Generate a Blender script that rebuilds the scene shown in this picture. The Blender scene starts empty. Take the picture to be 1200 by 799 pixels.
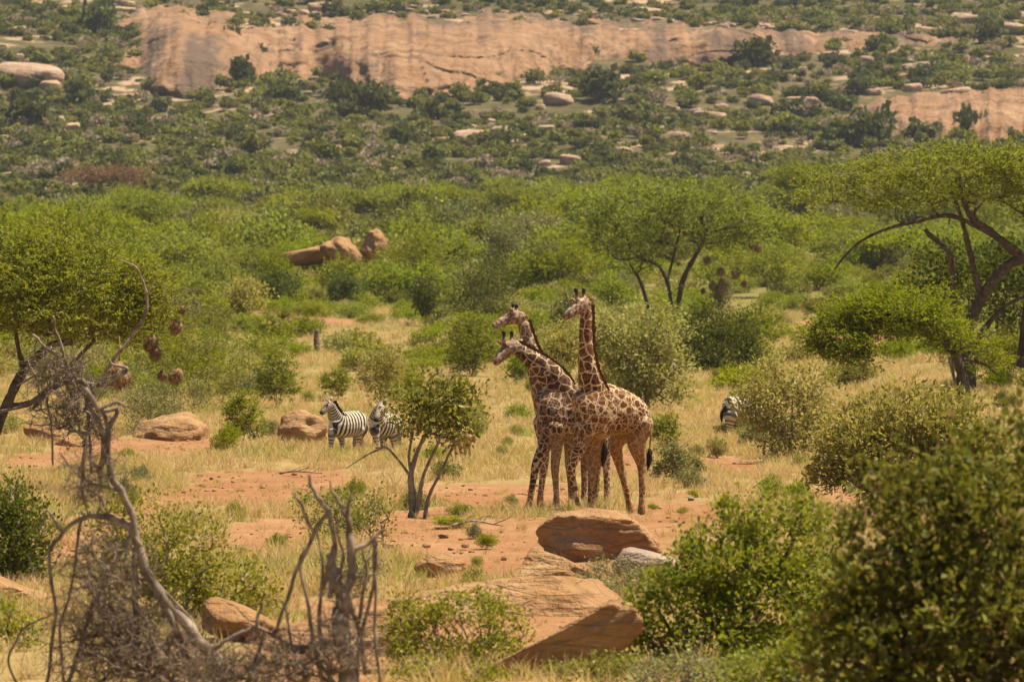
import bpy, math, random
import numpy as np
from mathutils import Vector

# ------------------------------------------------------------------ camera, light, exposure
SC = bpy.context.scene
COL = SC.collection
F = 6666.67            # focal length in photograph pixels (200 mm lens, 1200 px wide)
CX, CY = 600.0, 399.5
cam = bpy.data.cameras.new("camera")
cam.lens = 200.0
cam.sensor_width = 36.0
cam.clip_start = 0.5
cam.clip_end = 9000.0
cam.dof.use_dof = True
cam.dof.focus_distance = 114.0
cam.dof.aperture_fstop = 4.6
cam_o = bpy.data.objects.new("camera", cam)
cam_o.location = (0, 0, 0)
cam_o.rotation_euler = (math.radians(90), 0, 0)
COL.objects.link(cam_o)
SC.camera = cam_o

SUN_DIR = Vector((0.40, 0.07, 0.91)).normalized()
elev = math.asin(SUN_DIR.z)
azim = math.atan2(SUN_DIR.x, SUN_DIR.y)
world = bpy.data.worlds.new("World")
SC.world = world
world.use_nodes = True
wn = world.node_tree
bg = wn.nodes["Background"]
sky = wn.nodes.new("ShaderNodeTexSky")
sky.sky_type = 'NISHITA'
sky.sun_disc = False
sky.sun_elevation = elev
sky.sun_rotation = azim
wn.links.new(sky.outputs[0], bg.inputs[0])
bg.inputs[1].default_value = 0.05
sun = bpy.data.lights.new("sun", 'SUN')
sun.energy = 4.9
sun.angle = math.radians(0.53)
sun.color = (1.0, 0.89, 0.70)
sun_o = bpy.data.objects.new("sun", sun)
sun_o.location = (40, 40, 200)
sun_o.rotation_euler = Vector((0, 0, 1)).rotation_difference(SUN_DIR).to_euler()
COL.objects.link(sun_o)
SC.view_settings.view_transform = 'Standard'
SC.view_settings.look = 'None'
SC.view_settings.gamma = 1.0
SC.view_settings.exposure = 0.85
SC.cycles.max_bounces = 6
SC.cycles.diffuse_bounces = 3
SC.cycles.transmission_bounces = 4
SC.cycles.volume_bounces = 0
HAZE = 0.00005

# ------------------------------------------------------------------ helpers
def noise_n(P, freq, seed, octaves=3, gain=0.5):
    """sum-of-sines noise, about -1..1; P is (N, k)"""
    r = np.random.default_rng(seed)
    P = np.asarray(P, float)
    k = P.shape[1]
    out = np.zeros(len(P))
    a, tot = 1.0, 0.0
    f = freq
    for o in range(octaves):
        s = np.zeros(len(P))
        for i in range(5):
            d = r.normal(size=k)
            d /= np.linalg.norm(d)
            d2 = r.normal(size=k)
            d2 /= np.linalg.norm(d2)
            s += np.sin(P @ d * f * 6.283 + r.uniform(0, 6.283) + 1.3 * np.sin(P @ d2 * f * 4.1 + r.uniform(0, 6.283)))
        out += a * s / 2.6
        tot += a
        a *= gain
        f *= 2.13
    return out / tot

def sstep(a, b, x):
    t = np.clip((np.asarray(x, float) - a) / (b - a), 0, 1)
    return t * t * (3 - 2 * t)

PROF_D = np.array([-300, 0, 60, 80, 100, 113, 117.5, 135, 158, 180, 210, 250, 300, 360, 430, 520, 640, 800, 950, 1100, 1250, 1400, 1500, 1600, 1800, 2100, 2700.])
PROF_Z = np.array([-3.6, -3.7, -3.6, -3.63, -3.55, -3.40, -3.39, -3.31, -3.16, -2.85, -2.38, -1.6, -0.56, 1.05, 3.2, 6.2, 10.5, 16.5, 22.7, 30.4, 43, 58.7, 73.7, 89.9, 113, 140, 160.])

def terrain_z(x, y):
    x = np.atleast_1d(np.asarray(x, float))
    y = np.atleast_1d(np.asarray(y, float))
    z = np.interp(y, PROF_D, PROF_Z)
    # soften the kinks of the profile
    z = 0.5 * z + 0.25 * np.interp(y * 1.04, PROF_D, PROF_Z) + 0.25 * np.interp(y * 0.96, PROF_D, PROF_Z)
    t = x / np.maximum(y, 30)
    z = z + 1.1 * sstep(0.045, 0.078, t) * sstep(120, 165, y) * (1 - sstep(230, 300, y))
    P = np.stack([x, y], 1)
    z = z + 0.09 * noise_n(P, 0.07, 3, 3) * sstep(20, 60, y)
    z = z + 0.8 * noise_n(P, 0.012, 5, 2) * sstep(220, 420, y)
    z = z + 2.6 * noise_n(P, 0.007, 7, 3) * sstep(950, 1350, y)
    return z

def gz(x, y):
    return float(terrain_z([x], [y])[0])

def at(px, py, D):
    return np.array([(px - CX) / F * D, D, -(py - CY) / F * D])

_DS = np.geomspace(42, 2600, 5000)
def gD(px, py):
    """distance at which the view ray of a photograph pixel meets the ground"""
    x = (px - CX) / F * _DS
    z = -(py - CY) / F * _DS
    h = z - terrain_z(x, _DS)
    i = np.where(h < 0)[0]
    return float(_DS[i[0]]) if len(i) else 2300.0

def gp(px, py):
    D = gD(px, py)
    x = (px - CX) / F * D
    return np.array([x, D, gz(x, D)])

def gpx(px, D):
    x = (px - CX) / F * D
    return np.array([x, D, gz(x, D)])

def mesh_np(name, V, faces, mats, smooth=False, attrs=None, midx=None):
    """faces: (N,4) or (N,3) array or a list of such arrays"""
    me = bpy.data.meshes.new(name)
    V = np.asarray(V, np.float32)
    if not isinstance(faces, (list, tuple)):
        faces = [faces]
    faces = [np.asarray(f, np.int32) for f in faces if len(f)]
    loops = np.concatenate([f.ravel() for f in faces])
    tot = np.concatenate([np.full(len(f), f.shape[1], np.int32) for f in faces])
    start = np.concatenate([[0], np.cumsum(tot)[:-1]]).astype(np.int32)
    me.vertices.add(len(V))
    me.vertices.foreach_set("co", V.ravel())
    me.loops.add(len(loops))
    me.loops.foreach_set("vertex_index", loops)
    me.polygons.add(len(tot))
    me.polygons.foreach_set("loop_start", start)
    me.polygons.foreach_set("loop_total", tot)
    if smooth:
        me.polygons.foreach_set("use_smooth", np.ones(len(tot), bool))
    if midx is not None:
        me.polygons.foreach_set("material_index", np.asarray(midx, np.int32))
    for m in (mats if isinstance(mats, (list, tuple)) else [mats]):
        me.materials.append(m)
    me.update(calc_edges=True)
    if attrs:
        for k, v in attrs.items():
            a = me.attributes.new(k, 'FLOAT', 'POINT')
            a.data.foreach_set("value", np.asarray(v, np.float32))
    return me

def obj(name, me, parent=None, loc=None):
    o = bpy.data.objects.new(name, me)
    COL.objects.link(o)
    if parent is not None:
        o.parent = parent
    if loc is not None:
        o.location = [float(c) for c in loc]
    return o

def tag(o, label=None, cat=None, group=None, kind=None):
    if label:
        o["label"] = label
    if cat:
        o["category"] = cat
    if group:
        o["group"] = group
    if kind:
        o["kind"] = kind
    return o

def empty(name, loc):
    o = bpy.data.objects.new(name, None)
    o.empty_display_size = 0.3
    COL.objects.link(o)
    o.location = [float(c) for c in loc]
    return o

def copy_tree(o, loc, rz, sc, label=None, group=None):
    c = o.copy()
    COL.objects.link(c)
    c.location = [float(v) for v in loc]
    c.rotation_euler = (0, 0, rz)
    c.scale = sc
    if label:
        c["label"] = label
    if group:
        c["group"] = group
    for ch in o.children:
        k = ch.copy()
        COL.objects.link(k)
        k.parent = c
    return c

# ------------------------------------------------------------------ materials
class NT:
    def __init__(self, name):
        self.m = bpy.data.materials.new(name)
        self.m.use_nodes = True
        self.t = self.m.node_tree
        self.t.nodes.clear()
        self.out = self.t.nodes.new("ShaderNodeOutputMaterial")
    def n(self, typ, ins=None, **props):
        nd = self.t.nodes.new("ShaderNode" + typ)
        for k, v in props.items():
            setattr(nd, k, v)
        if ins:
            for k, v in ins.items():
                s = nd.inputs[k]
                if hasattr(v, "is_linked") or isinstance(v, bpy.types.NodeSocket):
                    self.t.links.new(v, s)
                else:
                    s.default_value = v
        return nd
    def math(self, op, a, b=0.0, c=None):
        ins = {0: a, 1: b}
        if c is not None:
            ins[2] = c
        return self.n("Math", ins, operation=op).outputs[0]
    def mix(self, f, a, b, blend='MIX'):
        nd = self.t.nodes.new("ShaderNodeMix")
        nd.data_type = 'RGBA'
        nd.blend_type = blend
        for i, v in ((0, f), (6, a), (7, b)):
            s = nd.inputs[i]
            if isinstance(v, bpy.types.NodeSocket):
                self.t.links.new(v, s)
            else:
                if i and len(v) == 3:
                    v = (*v, 1)
                s.default_value = v
        return nd.outputs[2]
    def ramp(self, f, stops):
        nd = self.t.nodes.new("ShaderNodeValToRGB")
        cr = nd.color_ramp
        while len(cr.elements) < len(stops):
            cr.elements.new(0.5)
        for e, (p, c) in zip(cr.elements, stops):
            e.position = p
            e.color = (*c, 1) if len(c) == 3 else c
        self.t.links.new(f, nd.inputs[0])
        return nd.outputs[0]
    def mapr(self, f, a, b, c=0.0, d=1.0):
        return self.n("MapRange", {0: f, 1: a, 2: b, 3: c, 4: d}).outputs[0]
    def noise(self, vec, scale, detail=4.0, rough=0.55):
        return self.n("TexNoise", {"Vector": vec, "Scale": scale, "Detail": detail, "Roughness": rough}).outputs[0]
    def attr(self, name):
        return self.n("Attribute", attribute_name=name).outputs["Fac"]
    def objco(self):
        return self.n("TexCoord").outputs["Object"]
    def pos(self):
        return self.n("NewGeometry").outputs["Position"]
    def bsdf(self, col, rough=0.8, spec=0.2, bump=None, bstr=0.4, bdist=0.05):
        ins = {"Base Color": col if isinstance(col, bpy.types.NodeSocket) else (*col, 1), "Roughness": rough, "Specular IOR Level": spec}
        b = self.n("BsdfPrincipled", ins)
        if bump is not None:
            bp = self.n("Bump", {"Height": bump, "Strength": bstr, "Distance": bdist})
            self.t.links.new(bp.outputs[0], b.inputs["Normal"])
        return b.outputs[0]
    def surf(self, s):
        self.t.links.new(s, self.out.inputs["Surface"])
        return self.m

def leaf_mat(name, c1, c2, trans=0.4, dry=None, dryf=0.06, rough=0.6, spec=0.14, objvar=0.25):
    N = NT(name)
    g = N.n("NewGeometry")
    rnd = g.outputs["Random Per Island"]
    col = N.mix(rnd, c1, c2)
    if dry:
        r2 = N.math('FRACT', N.math('MULTIPLY', rnd, 37.7))
        col = N.mix(N.math('LESS_THAN', r2, dryf), col, dry)
    oi = N.n("ObjectInfo").outputs["Random"]
    v = N.mapr(oi, 0, 1, 1 - objvar, 1 + objvar)
    hs = N.n("HueSaturation", {"Hue": N.mapr(N.math('FRACT', N.math('MULTIPLY', oi, 7.3)), 0, 1, 0.478, 0.514), "Saturation": N.mapr(N.math('FRACT', N.math('MULTIPLY', oi, 13.1)), 0, 1, 0.85, 1.05), "Value": v, "Color": col})
    col = hs.outputs[0]
    b = N.bsdf(col, rough, spec)
    tr = N.n("BsdfTranslucent", {"Color": N.mix(0.5, col, (c2[0] * 1.6, c2[1] * 1.45, c2[2] * 0.7))}).outputs[0]
    mx = N.n("MixShader", {0: trans, 1: b, 2: tr}).outputs[0]
    return N.surf(mx)

def bark_mat(name, c1, c2, scale=9.0):
    N = NT(name)
    p = N.objco()
    n1 = N.noise(p, scale, 5)
    n2 = N.noise(p, scale * 0.22, 2)
    col = N.mix(N.mapr(n1, 0.35, 0.65), c1, c2)
    col = N.mix(N.mapr(n2, 0.4, 0.65, 0, 0.5), col, tuple(x * 0.6 for x in c1))
    return N.surf(N.bsdf(col, 0.9, 0.1, n1, 0.6, 0.02))

def rock_mat(name, base, dark, pale, scale=1.0, streak=0.0):
    N = NT(name)
    p = N.pos()
    n1 = N.noise(p, 0.9 * scale, 6, 0.6)
    n2 = N.noise(p, 5.0 * scale, 6, 0.65)
    mp = N.n("Mapping", {"Vector": p, "Scale": (0.7 * scale, 0.7 * scale, 3.2 * scale), "Rotation": (0.25, -0.3, 0)}).outputs[0]
    n3 = N.noise(mp, 1.8, 5, 0.6)
    col = N.mix(N.mapr(n1, 0.38, 0.66), base, pale)
    col = N.mix(N.mapr(n3, 0.55, 0.72, 0, 0.5), col, dark)
    col = N.mix(N.mapr(n2, 0.55, 0.75, 0, 0.5), col, dark)
    vo = N.n("TexVoronoi", {"Vector": mp, "Scale": 1.3}, feature='DISTANCE_TO_EDGE').outputs["Distance"]
    crack = N.mapr(vo, 0.0, 0.035, 1, 0)
    col = N.mix(N.math('MULTIPLY', crack, 0.12), col, tuple(c * 0.4 for c in dark))
    if streak:
        st, ck = N.attr("stain"), N.attr("crack")
        fine = N.noise(N.n("Mapping", {"Vector": p, "Scale": (0.5, 0.1, 0.08)}).outputs[0], 1.0, 4, 0.6)
        col = N.mix(N.math('MULTIPLY', N.mapr(N.math('ADD', N.math('MULTIPLY', st, 0.75), N.math('MULTIPLY', fine, 1.2)), 0.72, 1.12), streak * 0.8), col, (0.105, 0.078, 0.058))
        col = N.mix(N.math('MULTIPLY', ck, 0.55), col, (0.05, 0.038, 0.03))
    h = N.math('ADD', n2, N.math('ADD', N.math('MULTIPLY', n3, 1.6), N.math('MULTIPLY', crack, -0.15)))
    return N.surf(N.bsdf(col, 0.92, 0.15, h, 0.9, 0.16 / scale))

M_LEAF = {}
M_LEAF['bright'] = leaf_mat("leaf_bright_green", (0.095, 0.118, 0.003), (0.30, 0.315, 0.012), 0.36, (0.42, 0.40, 0.07), 0.03, objvar=0.1)
M_LEAF['olive'] = leaf_mat("leaf_olive", (0.075, 0.09, 0.012), (0.255, 0.25, 0.05), 0.32, (0.45, 0.38, 0.14), 0.07, objvar=0.15)
M_LEAF['acacia'] = leaf_mat("leaf_acacia", (0.095, 0.135, 0.003), (0.30, 0.345, 0.013), 0.42, (0.40, 0.30, 0.10), 0.05, objvar=0.15)
M_LEAF['pale'] = leaf_mat("leaf_pale_yellow_green", (0.16, 0.17, 0.03), (0.44, 0.415, 0.12), 0.34, (0.5, 0.40, 0.18), 0.08, objvar=0.15)
M_LEAF['dark'] = leaf_mat("leaf_dark_green", (0.036, 0.054, 0.005), (0.14, 0.172, 0.015), 0.30, (0.3, 0.27, 0.08), 0.03, objvar=0.15)
M_LEAF['front'] = leaf_mat("leaf_dark_olive", (0.05, 0.058, 0.008), (0.205, 0.205, 0.036), 0.34, (0.30, 0.20, 0.08), 0.07, objvar=0.1)
M_LEAF['grey'] = leaf_mat("leaf_grey_green", (0.12, 0.13, 0.045), (0.29, 0.29, 0.11), 0.30, (0.40, 0.33, 0.18), 0.08, objvar=0.15)
M_LEAF['far'] = leaf_mat("leaf_hill_green", (0.095, 0.110, 0.020), (0.235, 0.245, 0.050), 0.32, (0.34, 0.27, 0.13), 0.06, objvar=0.3)
M_LEAF['fardark'] = leaf_mat("leaf_hill_dark_green", (0.05, 0.068, 0.018), (0.13, 0.145, 0.036), 0.28, objvar=0.25)
M_LEAF['brown'] = leaf_mat("leaf_red_brown", (0.20, 0.115, 0.055), (0.33, 0.21, 0.10), 0.3, objvar=0.2)
M_LEAF['greybrown'] = leaf_mat("twig_grey_brown", (0.24, 0.19, 0.13), (0.36, 0.29, 0.20), 0.25, objvar=0.2)
M_GRASS_DRY = leaf_mat("grass_dry", (0.44, 0.305, 0.125), (0.60, 0.45, 0.215), 0.3, (0.33, 0.32, 0.10), 0.16, 0.8, 0.1, objvar=0.0)
M_GRASS_GREEN = leaf_mat("grass_green", (0.19, 0.215, 0.035), (0.36, 0.355, 0.085), 0.35, (0.52, 0.40, 0.17), 0.25, 0.8, 0.1, objvar=0.0)
M_BARK = bark_mat("bark_dark", (0.075, 0.052, 0.038), (0.16, 0.12, 0.09))
M_BARK_GREY = bark_mat("bark_grey", (0.19, 0.145, 0.105), (0.38, 0.31, 0.235))
M_DEAD = bark_mat("dead_wood", (0.14, 0.10, 0.072), (0.43, 0.335, 0.255), 7.0)
M_DEAD_DARK = bark_mat("dead_wood_dark", (0.12, 0.085, 0.06), (0.27, 0.20, 0.145), 7.0)
M_ROCK = rock_mat("sandstone", (0.33, 0.178, 0.075), (0.13, 0.062, 0.025), (0.45, 0.275, 0.138))
M_ROCK_GREY = rock_mat("weathered_stone", (0.33, 0.24, 0.165), (0.17, 0.115, 0.075), (0.45, 0.35, 0.26))
M_GRANITE = rock_mat("pink_granite", (0.27, 0.142, 0.066), (0.13, 0.078, 0.048), (0.40, 0.245, 0.14), 0.12, 1.0)
M_GRANITE_BOULDER = rock_mat("granite_boulder", (0.40, 0.255, 0.165), (0.24, 0.155, 0.105), (0.52, 0.37, 0.26), 0.3)
M_NEST = bark_mat("nest_straw", (0.17, 0.10, 0.045), (0.42, 0.29, 0.14), 14.0)

# ------------------------------------------------------------------ tubes, skeleton growth, foliage
def catmull(P, n):
    P = np.asarray(P, float)
    if len(P) == 2:
        t = np.linspace(0, 1, n + 1)[:, None]
        return P[0] * (1 - t) + P[1] * t
    Q = np.vstack([2 * P[0] - P[1], P, 2 * P[-1] - P[-2]])
    out = []
    for i in range(1, len(Q) - 2):
        t = np.linspace(0, 1, n, endpoint=False)[:, None]
        a, b, c, d = Q[i - 1], Q[i], Q[i + 1], Q[i + 2]
        out.append(0.5 * ((2 * b) + (c - a) * t + (2 * a - 5 * b + 4 * c - d) * t * t + (3 * b - a - 3 * c + d) * t ** 3))
    out.append(P[-1][None])
    return np.vstack(out)

class MB:
    def __init__(self):
        self.V, self.Q, self.T, self.n = [], [], [], 0
    def add(self, V, Q=None, T=None):
        if Q is not None and len(Q):
            self.Q.append(np.asarray(Q) + self.n)
        if T is not None and len(T):
            self.T.append(np.asarray(T) + self.n)
        self.V.append(V)
        self.n += len(V)
    def tube(self, P, ra, rb=None, side=None, k=6, cap=True, lump=0.0, rng=None):
        P = np.asarray(P, float)
        n = len(P)
        ra = np.broadcast_to(np.asarray(ra, float), (n,))
        rb = ra if rb is None else np.broadcast_to(np.asarray(rb, float), (n,))
        T = np.gradient(P, axis=0)
        T /= np.linalg.norm(T, axis=1)[:, None] + 1e-9
        if side is None:
            side = np.array([0.31, 0.77, 0.2]) if abs(T[:, 1]).mean() < 0.8 else np.array([0.9, 0.1, 0.3])
        S = side - (T @ side)[:, None] * T
        S /= np.linalg.norm(S, axis=1)[:, None] + 1e-9
        U = np.cross(T, S)
        a = np.linspace(0, 2 * np.pi, k, endpoint=False)
        R = P[:, None] + S[:, None] * (rb[:, None] * np.cos(a))[:, :, None] + U[:, None] * (ra[:, None] * np.sin(a))[:, :, None]
        if lump and rng is not None:
            R = P[:, None] + (R - P[:, None]) * (1 + lump * rng.normal(size=(n, k, 1)))
        V = R.reshape(-1, 3)
        i = np.arange(n - 1)[:, None] * k
        j = np.arange(k)[None]
        Q = np.stack([i + j, i + (j + 1) % k, i + k + (j + 1) % k, i + k + j], -1).reshape(-1, 4)
        if cap:
            V = np.vstack([V, P[0] - T[0] * 0.45 * min(ra[0], rb[0]), P[-1] + T[-1] * 0.45 * min(ra[-1], rb[-1])])
            c0, c1 = n * k, n * k + 1
            jj = np.arange(k)
            T3 = np.vstack([np.stack([np.full(k, c0), (jj + 1) % k, jj], 1), np.stack([np.full(k, c1), (n - 1) * k + jj, (n - 1) * k + (jj + 1) % k], 1)])
            self.add(V, Q, T3)
        else:
            self.add(V, Q)
    def mesh(self, name, mats, smooth=True, attrs=None):
        f = []
        if self.Q:
            f.append(np.vstack(self.Q))
        if self.T:
            f.append(np.vstack(self.T))
        return mesh_np(name, np.vstack(self.V), f, mats, smooth, attrs)

def unit(v):
    return v / (np.linalg.norm(v, axis=-1, keepdims=True) + 1e-9)

def grow(stems, targets, rng, rt=0.008, power=0.48, step=0.25, wander=0.10, rmax=None, droop=0.0):
    """join every target to the nearest piece of the growing skeleton; returns chains (points, radii) and end directions"""
    pos, dirs, par = [], [], []
    chains = []
    for st in stems:
        P = catmull(st, 5) if len(st) > 2 else catmull(st, 6)
        idx = []
        for i, p in enumerate(P):
            d = unit(P[min(i + 1, len(P) - 1)] - P[max(i - 1, 0)])
            par.append(len(pos) - 1 if i else -1)
            idx.append(len(pos))
            pos.append(p)
            dirs.append(d)
        chains.append(idx)
    base = np.asarray(stems[0][0], float)
    targets = targets[np.argsort(np.linalg.norm(targets - base, axis=1))]
    PA = np.zeros((len(pos) + len(targets) * 14 + 10, 3))
    DA = np.zeros_like(PA)
    n = len(pos)
    PA[:n], DA[:n] = pos, dirs
    par = list(par)
    ends = []
    for t in targets:
        d = t - PA[:n]
        L = np.linalg.norm(d, axis=1) + 1e-6
        cosd = (d * DA[:n]).sum(1) / L
        cost = L * (1 + 0.55 * np.maximum(0, 0.35 - cosd)) + 0.35 * np.maximum(0, PA[:n, 2] - t[2])
        b = int(np.argmin(cost))
        ln = L[b]
        p0 = PA[b]
        c = p0 + DA[b] * ln * 0.4 + rng.normal(size=3) * ln * wander + np.array([0, 0, 0.10 * ln])
        m = int(np.clip(ln / step, 2, 10))
        tt = np.linspace(0, 1, m + 1)[1:, None]
        pts = (1 - tt) ** 2 * p0 + 2 * tt * (1 - tt) * c + tt ** 2 * t
        pts[:-1] += rng.normal(size=(m - 1, 3)) * ln * 0.025
        idx = [b]
        prev = b
        for q in pts:
            PA[n] = q
            DA[n] = unit(q - PA[prev])
            par.append(prev)
            prev = n
            idx.append(n)
            n += 1
        chains.append(idx)
        ends.append(prev)
    w = np.zeros(n)
    w[ends] = 1.0
    for i in range(n - 1, -1, -1):
        if par[i] >= 0:
            w[par[i]] += w[i]
    r = rt * np.maximum(w, 1) ** power
    if rmax:
        r = np.minimum(r, rmax)
    out = []
    ns = len(stems)
    for ci, idx in enumerate(chains):
        P = PA[idx]
        R = r[idx].copy()
        if ci >= ns:
            R[0] = min(R[0], R[1] * 1.25)
            R[-1] *= 0.55
        out.append((P, R))
    return out, PA[ends], DA[ends]

def leaf_quads(P, Dv, L, W, rng, up=0.5, curl=0.12):
    """one rhombic leaf per row of P along Dv"""
    n = len(P)
    Dv = unit(Dv)
    Nn = unit(rng.normal(size=(n, 3)) + np.array([0, 0, up * 2]))
    S = unit(np.cross(Dv, Nn))
    U = np.cross(S, Dv)
    q = rng.uniform(0.5, 1.4, (n, 1))
    L = L * q
    W = W * q * rng.uniform(0.7, 1.2, (n, 1))
    V = np.empty((n, 4, 3))
    V[:, 0] = P
    V[:, 1] = P + Dv * L * 0.5 + S * W * 0.5 + U * L * curl
    V[:, 2] = P + Dv * L
    V[:, 3] = P + Dv * L * 0.5 - S * W * 0.5 + U * L * curl
    Q = np.arange(n * 4).reshape(n, 4)
    return V.reshape(-1, 3), Q

def broad_leaves(T, Td, n, spread, L, W, rng, flat=0.75, center=None):
    k = rng.poisson(n * np.clip(rng.lognormal(-0.08, 0.45, len(T)), 0, 2.2) * (rng.random(len(T)) > 0.08))
    P = np.repeat(T, k, 0)
    P = P + rng.normal(size=P.shape) * np.repeat(spread * rng.uniform(0.6, 1.25, (len(T), 1)), k, 0) * np.array([1, 1, flat])
    out = unit(P - center) if center is not None else 0
    Dv = rng.normal(size=P.shape) * 0.8 + np.repeat(Td, k, 0) * 0.4 + out * 0.5 + np.array([0, 0, 0.1])
    return leaf_quads(P, Dv, L, W, rng)

def feather_leaves(T, Td, ntw, nl, tl, L, W, rng, flat=0.35, center=None):
    """short twigs fanning out from each branch end with small leaves along them"""
    m = len(T) * ntw
    s = np.repeat(T, ntw, 0) + rng.normal(size=(m, 3)) * tl * 0.45 * np.array([1, 1, 0.6])
    out = unit(s - center) * np.array([1, 1, 0.35]) if center is not None else 0
    d = unit(rng.normal(size=(m, 3)) * np.array([1, 1, flat]) + out * 0.8 + np.repeat(Td, ntw, 0) * 0.4 + np.array([0, 0, 0.22]))
    ln = tl * rng.uniform(0.5, 1.4, (m, 1))
    u = np.tile(np.linspace(0.1, 1, nl), m)[:, None]
    P = np.repeat(s, nl, 0) + np.repeat(d * ln, nl, 0) * u + np.array([0, 0, -0.12]) * np.repeat(ln, nl, 0) * u * u
    Dv = np.repeat(d, nl, 0) + rng.normal(size=P.shape) * 0.55
    V, Q = leaf_quads(P, Dv, L, W, rng)
    return V, Q, s, s + d * ln

def lobes_points(lobes, n, rng, shell=0.45):
    """points in a union of ellipsoids (centre, radii); biased to the outer shell"""
    vol = np.array([np.prod(l[1]) ** 0.75 for l in lobes])
    k = rng.choice(len(lobes), n, p=vol / vol.sum())
    d = unit(rng.normal(size=(n, 3)))
    r = rng.uniform(shell, 1.0, (n, 1)) ** 0.7
    C = np.array([l[0] for l in lobes])[k]
    R = np.array([l[1] for l in lobes])[k]
    return C + d * r * R

def build_plant(name, stems, lobes, style, leafmat, barkmat, seed, nt=120, loc=(0, 0, 0), label=None, cat="bush", group=None,
                rt=0.006, rmax=None, shell=0.4, minz=0.06, power=0.47, wander=0.12, **kw):
    rng = np.random.default_rng(seed)
    T = lobes_points(lobes, nt, rng, shell)
    T = T + 0.12 * np.array([l[1] for l in lobes]).mean(0) * np.stack([noise_n(T, 0.6, seed + i, 1) for i in range(3)], 1)
    T = T[T[:, 2] > minz]
    chains, E, Ed = grow(stems, T, rng, rt, power=power, rmax=rmax, wander=wander)
    root = empty(name, loc)
    tag(root, label, cat, group)
    mb = MB()
    sr = kw.get('stem_r')
    for ci, (P, R) in enumerate(chains):
        if sr and ci < len(sr):
            R = np.maximum(R, np.linspace(sr[ci][0], sr[ci][1], len(R)))
            R = R * (1 + 0.10 * rng.normal(size=len(R)))
        mb.tube(P, R, k=7 if R.max() > 0.05 else (5 if R.max() > 0.018 else 3), cap=False)
    center = np.mean([l[0] for l in lobes], 0) - np.array([0, 0, 0.3 * np.mean([l[1][2] for l in lobes])])
    if style == 'broad':
        V, Q = broad_leaves(E, Ed, kw['n'], kw['spread'], kw['L'], kw['W'], rng, center=center, flat=kw.get('flat', 0.75))
    else:
        V, Q, s, e = feather_leaves(E, Ed, kw['ntw'], kw['nl'], kw['tl'], kw['L'], kw['W'], rng, flat=kw.get('flat', 0.35), center=center)
        if kw.get('twigs', True):
            # thin twigs as slivers
            r = kw.get('twr', 0.006)
            side = unit(np.cross(e - s, rng.normal(size=s.shape))) * r
            TV = np.stack([s - side, s + side, e], 1).reshape(-1, 3)
            mb.add(TV, None, np.arange(len(TV)).reshape(-1, 3))
    is_tree = cat == 'tree'
    obj("trunk" if is_tree else "stems", mb.mesh(name + "_wood", barkmat), root)
    obj("crown" if is_tree else "foliage", mesh_np(name + "_leaves", V, Q, leafmat), root)
    return root

def px_lobes(lobes, D, base, depth=0.9, dd=None):
    """lobes given as photograph pixels (x, y, rx, ry[, depth offset m]) at distance D -> metres about base"""
    out = []
    for l in lobes:
        off = l[4] if len(l) > 4 else 0.0
        c = at(l[0], l[1], D) + np.array([0, off, 0]) - base
        s = D / F
        out.append((c, np.array([l[2] * s, max(l[2] * s * depth, 0.2), l[3] * s])))
    return out

def px_line(pts, D, base):
    return [at(p[0], p[1], D) + np.array([0, p[2] if len(p) > 2 else 0.0, 0]) - base for p in pts]

# ------------------------------------------------------------------ terrain
SOIL = [(640, 650, 200, 48), (800, 604, 90, 26), (600, 582, 150, 20), (310, 572, 115, 24), (310, 628, 62, 22), (205, 522, 80, 14),
        (75, 535, 62, 24), (372, 379, 62, 9), (1015, 392, 50, 24), (500, 625, 80, 30), (420, 760, 160, 60), (130, 620, 50, 50), (1000, 590, 45, 20), (720, 545, 50, 16), (860, 545, 40, 14), (625, 745, 150, 52)]
SOIL_W = []
for (sx, sy, rx, ry) in SOIL:
    c = gp(sx, sy)
    y1, y0 = gD(sx, max(sy - ry, 340)), gD(sx, min(sy + ry, 798))
    SOIL_W.append((c[0], 0.5 * (y0 + y1), rx * c[1] / F, max(0.5 * (y1 - y0), 1.0)))

def soil_amount(x, y):
    P = np.stack([x, y], 1)
    s = np.zeros(len(x))
    nz = 0.28 * noise_n(P, 0.11, 11, 3)
    for (cx, cy, rx, ry) in SOIL_W:
        d = np.sqrt(((x - cx) / rx) ** 2 + ((y - cy) / ry) ** 2)
        s = np.maximum(s, sstep(1.15, 0.72, d + nz))
    bare = sstep(0.50, 0.85, noise_n(P, 0.045, 12, 3)) * 0.8 * (y < 420)
    return np.maximum(s, bare)

tt = np.concatenate([-np.geomspace(1.3, 0.118, 26), np.linspace(-0.112, 0.112, 250), np.geomspace(0.118, 1.3, 26)])
yy = np.concatenate([np.linspace(-260, 18, 18), np.geomspace(20, 55, 20, endpoint=False), np.geomspace(55, 320, 300, endpoint=False), np.geomspace(320, 1150, 110, endpoint=False), np.geomspace(1150, 2700, 110)])
YY, TT = np.meshgrid(yy, tt, indexing='ij')
XX = TT * np.where(YY > 20, YY, 40 - YY)
x, y = XX.ravel(), YY.ravel()
z = terrain_z(x, y)
soil = soil_amount(x, y)
hillf = sstep(700, 1150, y)
P2 = np.stack([x, y], 1)
# small hummocks and erosion lips on the near ground
z = z + sstep(30, 60, y) * (1 - sstep(250, 330, y)) * (0.035 * noise_n(P2, 0.5, 21, 3) - 0.05 * soil)
nr, nc = YY.shape
i = np.arange(nr - 1)[:, None] * nc
j = np.arange(nc - 1)[None]
TQ = np.stack([i + j, i + j + 1, i + nc + j + 1, i + nc + j], -1).reshape(-1, 4)

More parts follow.
